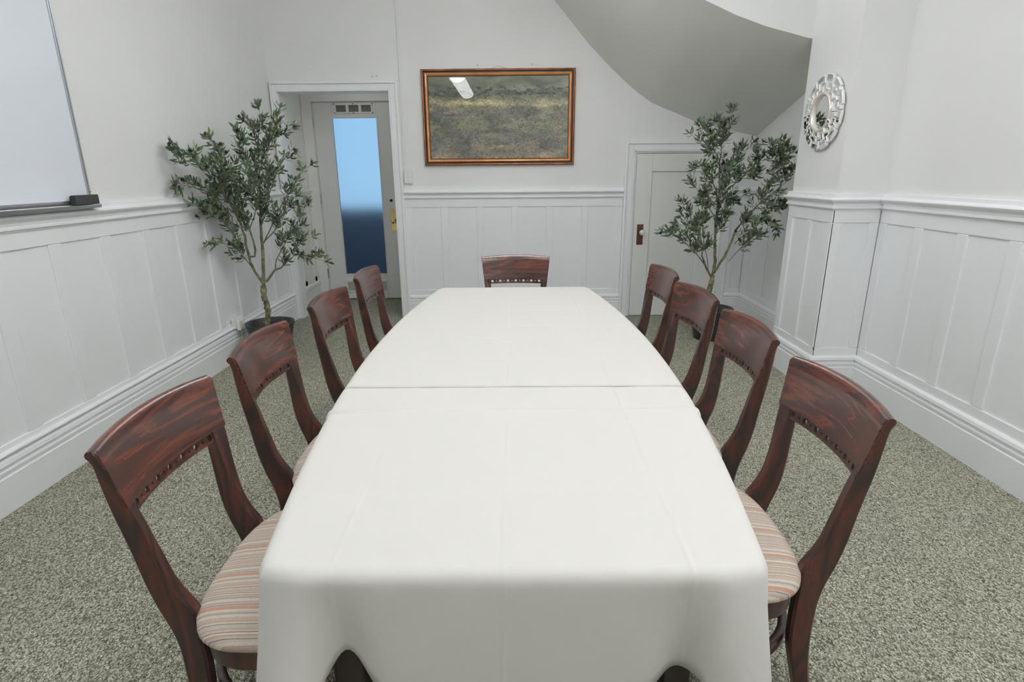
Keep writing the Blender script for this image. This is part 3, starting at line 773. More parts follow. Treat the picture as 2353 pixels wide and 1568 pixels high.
rng = random.Random(8)
from mathutils import noise as mnoise
EI = .026      # the flat of the cloth stops short of its rounded edge
def make_cloth(name, ya, yb, near_end, far_end):
    """grid over the table between ya and yb, then a rounded edge and a hanging skirt on the free sides"""
    mb = MB(); nx = 88
    ys = [p[1] for p in outline(EI)]
    cut = [y for y in ys if ya + 1e-4 < y < yb - 1e-4]
    rows = []
    full = sorted(set([round(y, 5) for y in cut] + [ya, yb]))
    # densify
    yy = [full[0]]
    for y in full[1:]:
        n = max(1, int((y - yy[-1]) / .035)); a = yy[-1]
        yy += [a + (y - a) * (k + 1) / n for k in range(n)]
    yy = sorted(set(yy + [1.65, 1.66, 1.668, 1.676, 1.684, 1.692, 1.70, 1.71])) if near_end else yy
    O = outline(EI)
    def xw(y):
        if y <= O[0][1]: return O[0][0]
        for (x0, y0), (x1, y1) in zip(O, O[1:]):
            if y0 <= y <= y1 and y1 > y0: return x0 + (x1 - x0) * (y - y0) / (y1 - y0)
        return O[-1][0]
    ZT = .7613
    def topz(x, y):
        z = ZT + .0005 * mnoise.noise(Vector((x * 3, y * 2.2, 4)))
        if near_end:
            dy = y - (1.680 + .010 * mnoise.noise(Vector((x * 2.2, 1, 1))))
            z += .0062 * math.exp(-(dy / .011) ** 2) * (1 + .9 * (abs(x) > .5)) 
            z += .003 * math.exp(-((y - 1.80) / .09) ** 2)
        return z
    g = {}
    vs = []
    for j, y in enumerate(yy):
        w = xw(y)
        for i in range(nx + 1):
            x = -w + 2 * w * i / nx
            yv = y
            if near_end and j == len(yy) - 1: yv += .0035 * mnoise.noise(Vector((x * 7, 0, 2))) + .0012 * mnoise.noise(Vector((x * 30, 0, 5)))
            if far_end and j == 0: yv += .0022 * mnoise.noise(Vector((x * 9, 3, 2)))
            g[j, i] = len(vs); vs.append((x, yv, topz(x, yv)))
    fs = [(g[j, i], g[j, i + 1], g[j + 1, i + 1], g[j + 1, i]) for j in range(len(yy) - 1) for i in range(nx)]
    mb.add(vs, fs, 0, True)
    # boundary chain of free edges
    ny = len(yy)
    chain = []
    if near_end:
        chain = [g[j, 0] for j in range(ny - 1, 0, -1)] + [g[0, i] for i in range(nx + 1)] + [g[j, nx] for j in range(1, ny)]
    else:
        chain = [g[j, nx] for j in range(ny - 1)] + [g[ny - 1, i] for i in range(nx, -1, -1)] + [g[j, 0] for j in range(ny - 2, -1, -1)]
    P = [Vector(vs[k]) for k in chain]
    n = len(P)
    # outward normals, smoothed
    nor = []
    for k in range(n):
        a = P[max(0, k - 1)]; b = P[min(n - 1, k + 1)]; d = (b - a); d.z = 0; d.normalize()
        nor.append(Vector((d.y, -d.x, 0)))
    cen = Vector((0, (ya + yb) / 2, 0))
    sgn = 1 if sum(nn_.dot(p - cen) for nn_, p in zip(nor, P)) > 0 else -1
    nor = [nn_ * sgn for nn_ in nor]
    for _ in range(3):
        nor = [(nor[max(0, k - 1)] + nor[k] * 2 + nor[min(n - 1, k + 1)]).normalized() for k in range(n)]
    drops = [0, .0035, .010, .020, .035, .06, .09, .12, .15, .18, .21, .24, .27, .31, .36, .41]
    def hem(p):
        """length of the hanging cloth at boundary point p, and how far its foot swings out"""
        x, y = p.x, p.y
        endd = (y - TY0) if near_end else (TY1 - y)
        ax = abs(x)
        if endd < .05 or (endd < RC and ax < .47):
            if near_end:
                pk, pw, ph = (-.345, .045, .085) if x < 0 else (.372, .060, .026)     # where the hem lifts into a fold
                H = .292
                H -= ph * math.exp(-((x - pk) / pw) ** 2)
                if ax > .385: H += .26 * min(1, (ax - .385) / .08) ** 1.1
            else:
                H = .262
        else:
            t_ = min(1, max(0, (endd - .05) / .10)); t_ = t_ * t_ * (3 - 2 * t_)
            H = .44 * (1 - t_) + .272 * t_ if near_end else .262
        return H
    def swing(p, d):
        x, y = p.x, p.y; endd = (y - TY0) if near_end else (TY1 - y)
        ax = abs(x); s = 0.
        if near_end and endd < .14:
            # cones of cloth falling from the corners
            s += .15 * math.exp(-((ax - .485) / .070) ** 2) * (d / .28) ** 1.15
            s -= .055 * math.exp(-((ax - (.345)) / .050) ** 2) * (d / .28) ** 1.3
        s += .004 * math.sin(y * 9 + x * 5) * d / .27
        return s
    prev = chain; last = None
    for q, dd in enumerate(drops[1:], 1):
        ring_ = []
        for k in range(n):
            H = hem(P[k]); d = dd / drops[-1] * H if dd > .035 else dd
            if dd > .035: d = .035 + (dd - .035) / (drops[-1] - .035) * (H - .035)
            R = .026
            if d < R: o_ = math.sqrt(max(0, R * R - (R - d) ** 2))
            else: o_ = R
            sw = swing(P[k], d); p = P[k] + nor[k] * o_ + Vector((0, nor[k].y, 0)) * sw ; p.z = P[k].z - d
            ring_.append(p)
        b = len(mb.v); mb.v += [tuple(p) for p in ring_]
        idx = list(range(b, b + n))
        for k in range(n - 1):
            mb.f.append((prev[k], prev[k + 1], idx[k + 1], idx[k])); mb.m.append(0); mb.sm.append(True)
        prev = idx
    o = mb.build(name, M['cloth'])
    o.location.x = -.008
    s = o.modifiers.new('solid', 'SOLIDIFY'); s.thickness = .0012; s.offset = 1
    return o
c1 = make_cloth('tablecloth', TY0 + EI, 1.8905, True, False)
tag(c1, 'cream cloth on the near end of the table, falling in soft corner folds', 'tablecloth', 'cream tablecloths')
c2 = make_cloth('tablecloth', 1.8970, TY1 - EI, False, True)
tag(c2, 'cream cloth on the far end of the table with pressed crease lines', 'tablecloth', 'cream tablecloths')

# ------------------------------------------------------------------ chairs   (local: faces +y, back at -y)
# back post profile: z, rear b, front b (distance behind the seat centre), outer half width, inner half width
PK = [(0, .268, .222, .212, .176), (.10, .246, .200, .212, .176), (.20, .236, .178, .209, .173), (.28, .237, .175, .205, .170), (.35, .241, .177, .203, .168),
      (.40, .250, .179, .203, .168), (.44, .262, .179, .203, .168), (.465, .271, .183, .203, .168), (.49, .278, .198, .203, .168), (.515, .284, .213, .204, .168), (.55, .290, .228, .206, .169), (.60, .296, .240, .209, .171),
      (.65, .301, .248, .213, .174), (.71, .308, .256, .219, .178), (.76, .313, .264, .225, .183), (.81, .316, .274, .231, .188), (.87, .318, .284, .238, .195)]
POST = []
for i in range(len(PK) - 1):                       # Catmull-Rom through the profile
    p0, p1, p2, p3 = PK[max(0, i - 1)], PK[i], PK[i + 1], PK[min(len(PK) - 1, i + 2)]
    for q in range(3):
        t_ = q / 3
        POST.append((p1[0] + (p2[0] - p1[0]) * t_,) + tuple(.5 * (2 * p1[k] + (p2[k] - p0[k]) * t_ + (2 * p0[k] - 5 * p1[k] + 4 * p2[k] - p3[k]) * t_ * t_ + (3 * p1[k] - p0[k] - 3 * p2[k] + p3[k]) * t_ ** 3) for k in range(1, 5)))
POST += [(.87, .318, .284, .238, .195), (.895, .320, .289, .241, .198), (.905, .323, .290, .2425, .199), (.915, .324, .292, .2445, .201), (.921, .319, .296, .2445, .201), (.925, .311, .301, .2445, .201)]
def post_at(z):
    for a, b in zip(POST, POST[1:]):
        if a[0] <= z <= b[0]:
            t_ = (z - a[0]) / (b[0] - a[0]); return [a[k] + (b[k] - a[k]) * t_ for k in range(5)]
    return POST[-1]
def ell(n, ax, ay0, ay1, z, e=2.25, inset=0.):
    """rounded seat plan: wider towards the front"""
    out = []
    for k in range(n):
        a = 2 * PI * k / n; c, s_ = math.cos(a), math.sin(a)
        x = (ax - inset) * math.copysign(abs(c) ** (2 / e), c)
        y = ((ay1 if s_ > 0 else ay0) - inset) * math.copysign(abs(s_) ** (2 / e), s_)
        out.append((x, y, z))
    return out
BOW = .034
def make_chair():
    t = empty('dining_chair', (0, 0, 0))
    for sx in (-1, 1):
        m = MB(); rings = []
        for z, rb, fb, ow, iw in POST:
            c = .006
            pr = [(iw, -fb - c), (iw + c, -fb), (ow - c, -fb), (ow, -fb - c), (ow, -rb + c), (ow - c, -rb), (iw + c, -rb), (iw, -rb + c)]
            if rb - fb < .02: pr = [(iw, -fb - .001), (iw + c, -fb), (ow - c, -fb), (ow, -fb - .001), (ow, -rb + .001), (ow - c, -rb), (iw + c, -rb), (iw, -rb + .001)]
            bl = min(1, max(0, (z - .60) / .165)) * (BOW * (1 - (iw / ow) ** 2) + .003)      # inner front corner drops behind the curved crest
            pr[0] = (pr[0][0], pr[0][1] - bl); pr[1] = (pr[1][0], pr[1][1] - bl * .85); pr[2] = (pr[2][0], pr[2][1] - (.0015 * min(1, bl * 100))); pr[3] = (pr[3][0], pr[3][1] - .0015 * min(1, bl * 100))
            rings.append([(sx * x, y, z) for x, y in pr])
        m.loft(rings, True, True, 0, True); o = m.build('back_post', M['post'], t)
        for p in o.data.polygons: p.use_smooth = len(p.vertices) == 4
        e = o.modifiers.new('edge', 'EDGE_SPLIT'); e.split_angle = .6
    # curved crest panel with rolled top
    def yb(u, base): return -(base + BOW * (1 - u * u))
    nu, nz = 24, 8; m = MB(); rings = []
    prof = []          # (z fraction on panel, front offset, rear offset)
    zb_, zt_ = .772, .919
    sec = [(zb_, 0, 'f')]
    def section(u):
        out = []
        arch = .010 * (1 - u * u)
        for k in range(7):                      # front face upwards
            z = zb_ + (zt_ - .006 - zb_) * k / 6; pa = post_at(z); out.append((z + arch * k / 6, pa[2] - .0005))
        zt = zt_ + arch
        out += [(zt + .001, post_at(.918)[2] + .003), (zt + .0055, .301), (zt + .0075, .309), (zt + .0055, .317), (zt + .001, .3225), (zt - .005, .3245), (zt - .011, .3235), (zt - .017, .319), (zt - .024, .3165)]
        for k in range(5, -1, -1):
            z = zb_ + (zt_ - .03 - zb_) * k / 6; out.append((z + arch * k / 6, min(post_at(z)[2] + .026, post_at(z)[1] - .001)))
        return out
    for i in range(nu + 1):
        u = -1 + 2 * i / nu
        ring_ = []
        for z, b in section(u):
            w = post_at(min(z, .924))[3] - .0012
            ring_.append((u * w, -(b + BOW * (1 - u * u)), z))
        rings.append(ring_)
    m.loft(rings, True, True, 0, True); o = m.build('backrest', M['crest'], t)
    e = o.modifiers.new('edge', 'EDGE_SPLIT'); e.split_angle = .7
    # pierced rail under it: 7 large and 6 small holes
    m = MB(); zc, hz = .7545, .0175; cells = 13; Wd = .182; cw = 2 * Wd / cells; K = 16
    def bend(x, z, d):
        u = x / .222; return (x, -(post_at(z)[2] + .010 + d + BOW * (1 - u * u)), z)
    for k in range(cells):
        cx = -Wd + cw * (k + .5); r = .0090 if k % 2 == 0 else .0040
        per = []
        for q in range(K):
            a = 2 * PI * (q + .5) / K; c, s_ = math.cos(a), math.sin(a); f = min(1 / max(abs(c), 1e-9) * cw / 2, 1 / max(abs(s_), 1e-9) * hz)
            per.append((cx + c * f, zc + s_ * f))
        per_c = [(cx + cw / 2, zc + hz), (cx - cw / 2, zc + hz), (cx - cw / 2, zc - hz), (cx + cw / 2, zc - hz)]
        cir = [(cx + r * math.cos(2 * PI * (q + .5) / K), zc + r * math.sin(2 * PI * (q + .5) / K)) for q in range(K)]
        for d in (0, .009):
            vs = [bend(x, z, d) for x, z in per + cir]
            m.add(vs, [(q, (q + 1) % K, K + (q + 1) % K, K + q) for q in range(K)], 0, False)
            # cell corners
            for (px, pz) in per_c:
                ds = sorted(range(K), key=lambda q: (per[q][0] - px) ** 2 + (per[q][1] - pz) ** 2)[:2]
                m.add([bend(px, pz, d)] + [bend(*per[q], d) for q in ds], [(0, 1, 2)], 0, False)
        vs = [bend(x, z, 0) for x, z in cir] + [bend(x, z, .009) for x, z in cir]
        m.add(vs, [(q, (q + 1) % K, K + (q + 1) % K, K + q) for q in range(K)], 1, True)
    for zz in (zc - hz, zc + hz):
        row = [-Wd + 2 * Wd * k / 40 for k in range(41)]
        vs = [bend(x, zz, 0) for x in row] + [bend(x, zz, .009) for x in row]
        m.add(vs, [(k, k + 1, 42 + k, 41 + k) for k in range(40)], 0, False)
    m.build('pierced_rail', [M['crest'], M['hole']], t)
    # seat frame and cushion
    m = MB(); n = 48
    m.loft([ell(n, .280, .192, .232, z, 2.8, i_) for z, i_ in ((.358, .004), (.362, 0), (.418, 0), (.424, .004))], True, True, 0, True); o = m.build('seat_frame', M['post'], t)
    e = o.modifiers.new('edge', 'EDGE_SPLIT'); e.split_angle = .7
    m = MB(); sec = [(.424, .010), (.428, -.004), (.438, -.012), (.449, -.011), (.459, -.002), (.466, .014), (.471, .04), (.4755, .08), (.479, .13), (.4805, .18), (.481, .2)]
    rings = []
    for z, i_ in sec:
        f = max(.02, 1 - i_ / .21)
        rings.append([(x * f, y * f, z) for x, y, _ in ell(n, .286, .196, .238, z, 2.8)])
    m.loft(rings, True, True, 0, True); m.build('cushion', M['fabric'], t)
    # front legs
    for sx in (-1, 1):
        m = MB(); cx, cy = sx * .186, .165
        m.loft([[(cx + a * w, cy + b * w + (.02 if z < .2 else 0) * (1 - z / .2), z) for a, b in ((-1, -1), (1, -1), (1, 1), (-1, 1))] for w, z in ((.015, 0), (.018, .2), (.021, .36))], True, True, 0, False)
        m.build('front_leg', M['post'], t, bevel=.004)
    # bentwood ring stretcher
    m = MB(); rings = []; n = 48
    for k in range(n + 1):
        a = 2 * PI * k / n; r = .244; c, s_ = math.cos(a), math.sin(a)
        rings.append([(c * (r + dx), s_ * (r + dx) * .92, .205 + dz) for dx, dz in ((-.013, -.013), (-.009, -.017), (.009, -.017), (.013, -.013), (.013, .013), (.009, .017), (-.009, .017), (-.013, .013))])
    m.loft(rings, True, False, 0, True); m.build('ring_stretcher', M['post'], t)
    return t
chair0 = make_chair()
def dup(root, loc, rz):
    r = root.copy(); C.collection.objects.link(r); r.location = loc; r.rotation_euler = (0, 0, rz)
    for ch in list(root.children):
        c = ch.copy(); C.collection.objects.link(c); c.parent = r
    return r
CH = [(-0.618, 1.346, -89.8, 'mahogany chair with striped seat nearest the viewer on the left side of the table'),
      (-0.634, 2.009, -88.4, 'mahogany chair second from the viewer on the left, its back before the black pot'),
      (-0.615, 2.725, -91.8, 'mahogany chair third from the viewer on the left side of the table'),
      (-0.605, 3.444, -90.6, 'farthest mahogany chair on the left side, in front of the glazed door'),
      (0.595, 1.494, 89.6, 'mahogany chair with striped seat nearest the viewer on the right side of the table'),
      (0.612, 2.157, 90.7, 'mahogany chair second from the viewer on the right, near the panelled pier'),
      (0.605, 2.773, 95.6, 'mahogany chair third from the viewer on the right, overlapping the potted tree'),
      (0.603, 3.415, 92.9, 'farthest mahogany chair on the right side, in front of the low white door'),
      (0.006, 3.722, 180.0, 'mahogany chair alone at the far head of the table, seen from the front')]
for k, (x, y, a, lab) in enumerate(CH):
    # faces the table: -90 looks to +x, +90 looks to -x, 180 looks to the viewer
    rz = math.radians(a)
    c = chair0 if k == 0 else dup(chair0, (x, y, 0), rz)
    c.location = (x, y, 0); c.rotation_euler = (0, 0, rz)
    tag(c, lab, 'dining chair', 'dining chairs around the covered table')
TREE_LEFT=[
('b', [(-0.012, 0.0, 0.611, 0.013), (0.008, 0.0, 0.816, 0.012), (0.015, 0.01, 0.958, 0.011), (0.021, 0.03, 1.167, 0.009), (0.047, 0.03, 1.408, 0.007), (0.084, 0.01, 1.673, 0.004), (0.142, -0.01, 1.983, 0.0015)]),
('b', [(-0.017, 0.0, 0.633, 0.012), (-0.05, -0.05, 0.734, 0.01), (-0.052, -0.09, 0.823, 0.009), (-0.05, -0.11, 0.903, 0.009), (-0.059, -0.12, 1.026, 0.008), (-0.061, -0.15, 1.131, 0.006), (-0.071, -0.22, 1.252, 0.005), (-0.089, -0.32, 1.401, 0.004), (-0.114, -0.42, 1.526, 0.003), (-0.132, -0.57, 1.641, 0.002), (-0.165, -0.65, 1.675, 0.001)]),
('b', [(-0.059, -0.1, 0.867, 0.008), (-0.02, -0.07, 0.862, 0.008), (-0.022, -0.05, 0.965, 0.008), (-0.041, -0.05, 1.077, 0.006), (-0.058, -0.07, 1.243, 0.005), (-0.054, -0.12, 1.395, 0.004), (-0.075, -0.17, 1.542, 0.003), (-0.083, -0.27, 1.665, 0.002), (-0.103, -0.32, 1.739, 0.001)]),
('t', [(-0.038, -0.03, 0.705, 0.004), (-0.104, -0.12, 0.887, 0.003), (-0.129, -0.17, 0.96, 0.002), (-0.171, -0.27, 0.993, 0.0015), (-0.205, -0.37, 1.005, 0.001)]),
('t', [(-0.122, -0.12, 0.933, 0.005), (-0.108, -0.17, 1.032, 0.004), (-0.14, -0.25, 1.15, 0.003), (-0.183, -0.37, 1.224, 0.002), (-0.202, -0.52, 1.302, 0.001)]),
('t', [(-0.096, -0.19, 1.185, 0.004), (-0.128, -0.32, 1.323, 0.003), (-0.165, -0.47, 1.4, 0.002), (-0.197, -0.57, 1.438, 0.0015), (-0.228, -0.64, 1.419, 0.001)]),
('t', [(-0.076, -0.17, 1.082, 0.004), (-0.154, -0.17, 1.2, 0.003), (-0.198, -0.32, 1.291, 0.002), (-0.252, -0.42, 1.234, 0.001)]),
('b', [(0.013, 0.0, 0.64, 0.009), (0.087, 0.01, 0.734, 0.007), (0.141, 0.03, 0.755, 0.006), (0.198, 0.05, 0.807, 0.004), (0.263, 0.07, 0.866, 0.003), (0.378, 0.05, 0.849, 0.002), (0.497, 0.03, 0.808, 0.001)]),
('t', [(0.096, 0.01, 0.741, 0.005), (0.113, 0.03, 0.825, 0.004), (0.19, 0.05, 0.952, 0.003), (0.317, 0.09, 1.143, 0.002), (0.378, 0.11, 1.264, 0.001)]),
('t', [(0.03, 0.01, 0.958, 0.005), (0.134, 0.05, 1.165, 0.004), (0.254, 0.11, 1.37, 0.003), (0.352, 0.13, 1.506, 0.002), (0.426, 0.13, 1.563, 0.001)]),
('t', [(0.028, 0.03, 1.167, 0.005), (0.128, 0.08, 1.406, 0.004), (0.2, 0.08, 1.558, 0.003), (0.302, 0.08, 1.673, 0.001)]),
('t', [(0.045, 0.03, 1.374, 0.005), (0.028, -0.05, 1.541, 0.004), (0.033, -0.12, 1.669, 0.002), (0.023, -0.17, 1.798, 0.001)]),
('t', [(0.057, 0.03, 1.508, 0.004), (0.161, -0.02, 1.687, 0.003), (0.268, -0.07, 1.827, 0.002), (0.314, -0.07, 1.957, 0.001)]),
('t', [(0.103, 0.01, 1.607, 0.003), (0.205, 0.05, 1.771, 0.002), (0.333, 0.08, 1.846, 0.001)]),
('t', [(0.084, 0.01, 1.673, 0.003), (0.092, -0.05, 1.83, 0.002), (0.077, -0.12, 1.881, 0.001)]),
('t', [(-0.058, -0.12, 1.179, 0.004), (-0.149, -0.07, 1.328, 0.003), (-0.24, -0.07, 1.412, 0.002), (-0.295, -0.17, 1.382, 0.001)]),
('t', [(0.037, 0.03, 1.237, 0.004), (-0.059, 0.05, 1.374, 0.003), (-0.145, 0.03, 1.443, 0.002), (-0.205, 0.03, 1.51, 0.001)]),
('t', [(0.023, 0.01, 0.958, 0.005), (0.203, -0.07, 1.105, 0.003), (0.329, -0.17, 1.246, 0.002), (0.427, -0.22, 1.346, 0.001)]),
('t', [(0.019, 0.03, 1.097, 0.004), (0.181, -0.12, 1.311, 0.003), (0.207, -0.22, 1.444, 0.002), (0.268, -0.27, 1.554, 0.001)]),
('t', [(0.233, 0.05, 0.861, 0.003), (0.326, 0.03, 0.971, 0.002), (0.438, -0.02, 1.011, 0.001)]),
('t', [(0.19, 0.05, 0.952, 0.003), (0.208, 0.13, 1.051, 0.002), (0.285, 0.18, 1.082, 0.001)]),
('t', [(-0.041, -0.05, 1.077, 0.004), (0.091, -0.17, 1.248, 0.003), (0.115, -0.22, 1.381, 0.002), (0.117, -0.27, 1.477, 0.001)]),
('t', [(-0.089, -0.32, 1.401, 0.003), (0.04, -0.47, 1.509, 0.002), (0.001, -0.52, 1.592, 0.001)]),
('t', [(-0.114, -0.42, 1.526, 0.002), (-0.101, -0.57, 1.554, 0.0015), (-0.145, -0.67, 1.59, 0.001)])]
TREE_RIGHT=[
('b', [(-0.012, 0.0, 0.605, 0.013), (-0.003, 0.0, 0.724, 0.011), (-0.029, 0.0, 1.041, 0.01), (-0.023, 0.0, 1.291, 0.008), (-0.044, 0.0, 1.585, 0.005), (-0.047, -0.03, 1.742, 0.003), (-0.023, -0.06, 1.826, 0.002), (-0.004, -0.09, 1.959, 0.001)]),
('b', [(-0.005, 0.0, 0.613, 0.011), (0.072, -0.01, 0.764, 0.01), (0.113, -0.03, 0.898, 0.009), (0.137, -0.04, 0.998, 0.009), (0.192, -0.07, 1.09, 0.007), (0.251, -0.11, 1.188, 0.005), (0.313, -0.17, 1.299, 0.004), (0.352, -0.24, 1.474, 0.003), (0.379, -0.26, 1.61, 0.002), (0.448, -0.27, 1.636, 0.001)]),
('t', [(0.251, -0.11, 1.188, 0.004), (0.335, -0.19, 1.199, 0.003), (0.413, -0.24, 1.187, 0.002), (0.467, -0.27, 1.224, 0.001)]),
('t', [(0.279, -0.14, 1.233, 0.004), (0.364, -0.21, 1.335, 0.003), (0.428, -0.25, 1.405, 0.002), (0.453, -0.27, 1.491, 0.001)]),
('t', [(0.271, -0.12, 1.207, 0.004), (0.341, -0.24, 1.124, 0.003), (0.368, -0.29, 1.02, 0.001)]),
('t', [(0.115, -0.02, 0.726, 0.003), (0.173, -0.09, 0.843, 0.003), (0.231, -0.14, 0.895, 0.002), (0.279, -0.19, 0.956, 0.0015), (0.345, -0.21, 1.049, 0.001)]),
('t', [(0.141, -0.04, 0.883, 0.004), (0.178, -0.14, 0.97, 0.003), (0.244, -0.19, 1.03, 0.002), (0.29, -0.21, 1.104, 0.001)]),
('b', [(-0.016, 0.0, 0.565, 0.009), (-0.087, -0.02, 0.668, 0.008), (-0.138, -0.04, 0.778, 0.006), (-0.15, -0.06, 0.88, 0.004), (-0.225, -0.09, 1.024, 0.003), (-0.326, -0.14, 1.158, 0.002), (-0.401, -0.17, 1.247, 0.001)]),
('t', [(-0.097, -0.02, 0.688, 0.005), (-0.172, -0.05, 0.771, 0.004), (-0.29, -0.09, 0.885, 0.003), (-0.404, -0.14, 0.956, 0.002), (-0.529, -0.19, 0.995, 0.001)]),
('t', [(-0.056, -0.01, 0.627, 0.004), (-0.112, -0.09, 0.777, 0.003), (-0.18, -0.14, 0.973, 0.002), (-0.21, -0.14, 1.193, 0.0015), (-0.201, -0.14, 1.337, 0.001)]),
('t', [(-0.191, -0.07, 0.965, 0.003), (-0.267, -0.04, 1.02, 0.002), (-0.365, -0.04, 1.058, 0.001)]),
('t', [(-0.151, -0.06, 0.888, 0.003), (-0.225, -0.01, 1.092, 0.002), (-0.298, 0.01, 1.11, 0.001)]),
('t', [(-0.04, 0.0, 1.109, 0.004), (-0.145, -0.04, 1.242, 0.003), (-0.229, -0.09, 1.336, 0.002), (-0.294, -0.11, 1.409, 0.001)]),
('t', [(-0.038, 0.0, 1.295, 0.004), (-0.129, -0.04, 1.478, 0.003), (-0.213, -0.09, 1.532, 0.002), (-0.274, -0.11, 1.522, 0.001)]),
('t', [(-0.04, 0.0, 1.549, 0.004), (-0.134, -0.04, 1.655, 0.003), (-0.229, -0.09, 1.706, 0.002), (-0.331, -0.13, 1.783, 0.001)]),
('t', [(-0.064, -0.01, 1.602, 0.003), (-0.172, -0.09, 1.757, 0.002), (-0.269, -0.14, 1.863, 0.001)]),
('t', [(-0.046, -0.02, 1.69, 0.003), (-0.102, -0.11, 1.823, 0.002), (-0.135, -0.14, 1.872, 0.001)]),
('t', [(-0.023, 0.0, 1.368, 0.005), (0.046, -0.04, 1.512, 0.004), (0.108, -0.09, 1.617, 0.002), (0.16, -0.12, 1.702, 0.001)]),
('t', [(-0.021, 0.0, 1.276, 0.005), (0.059, -0.09, 1.388, 0.004), (0.129, -0.17, 1.476, 0.003), (0.213, -0.21, 1.544, 0.002), (0.18, -0.24, 1.629, 0.001)]),
('t', [(0.094, -0.13, 1.441, 0.003), (0.179, -0.19, 1.441, 0.002), (0.249, -0.23, 1.475, 0.001)]),
('t', [(0.333, -0.19, 1.37, 0.003), (0.345, -0.23, 1.56, 0.002), (0.262, -0.26, 1.695, 0.001)]),
('t', [(0.352, -0.24, 1.474, 0.003), (0.341, -0.25, 1.611, 0.002), (0.366, -0.26, 1.71, 0.001)]),
('t', [(-0.025, 0.0, 1.033, 0.005), (0.005, -0.09, 1.189, 0.004), (0.06, -0.17, 1.265, 0.002), (0.115, -0.19, 1.301, 0.001)]),
('t', [(-0.028, 0.0, 1.109, 0.004), (-0.039, -0.14, 1.264, 0.003), (-0.035, -0.21, 1.408, 0.002), (-0.028, -0.24, 1.512, 0.001)]),
('t', [(-0.041, 0.0, 1.405, 0.004), (0.055, 0.11, 1.513, 0.003), (0.15, 0.16, 1.586, 0.002), (0.19, 0.19, 1.678, 0.001)]),
('t', [(-0.021, 0.0, 0.957, 0.003), (-0.019, -0.09, 1.041, 0.002), (0.005, -0.14, 1.119, 0.001)])]
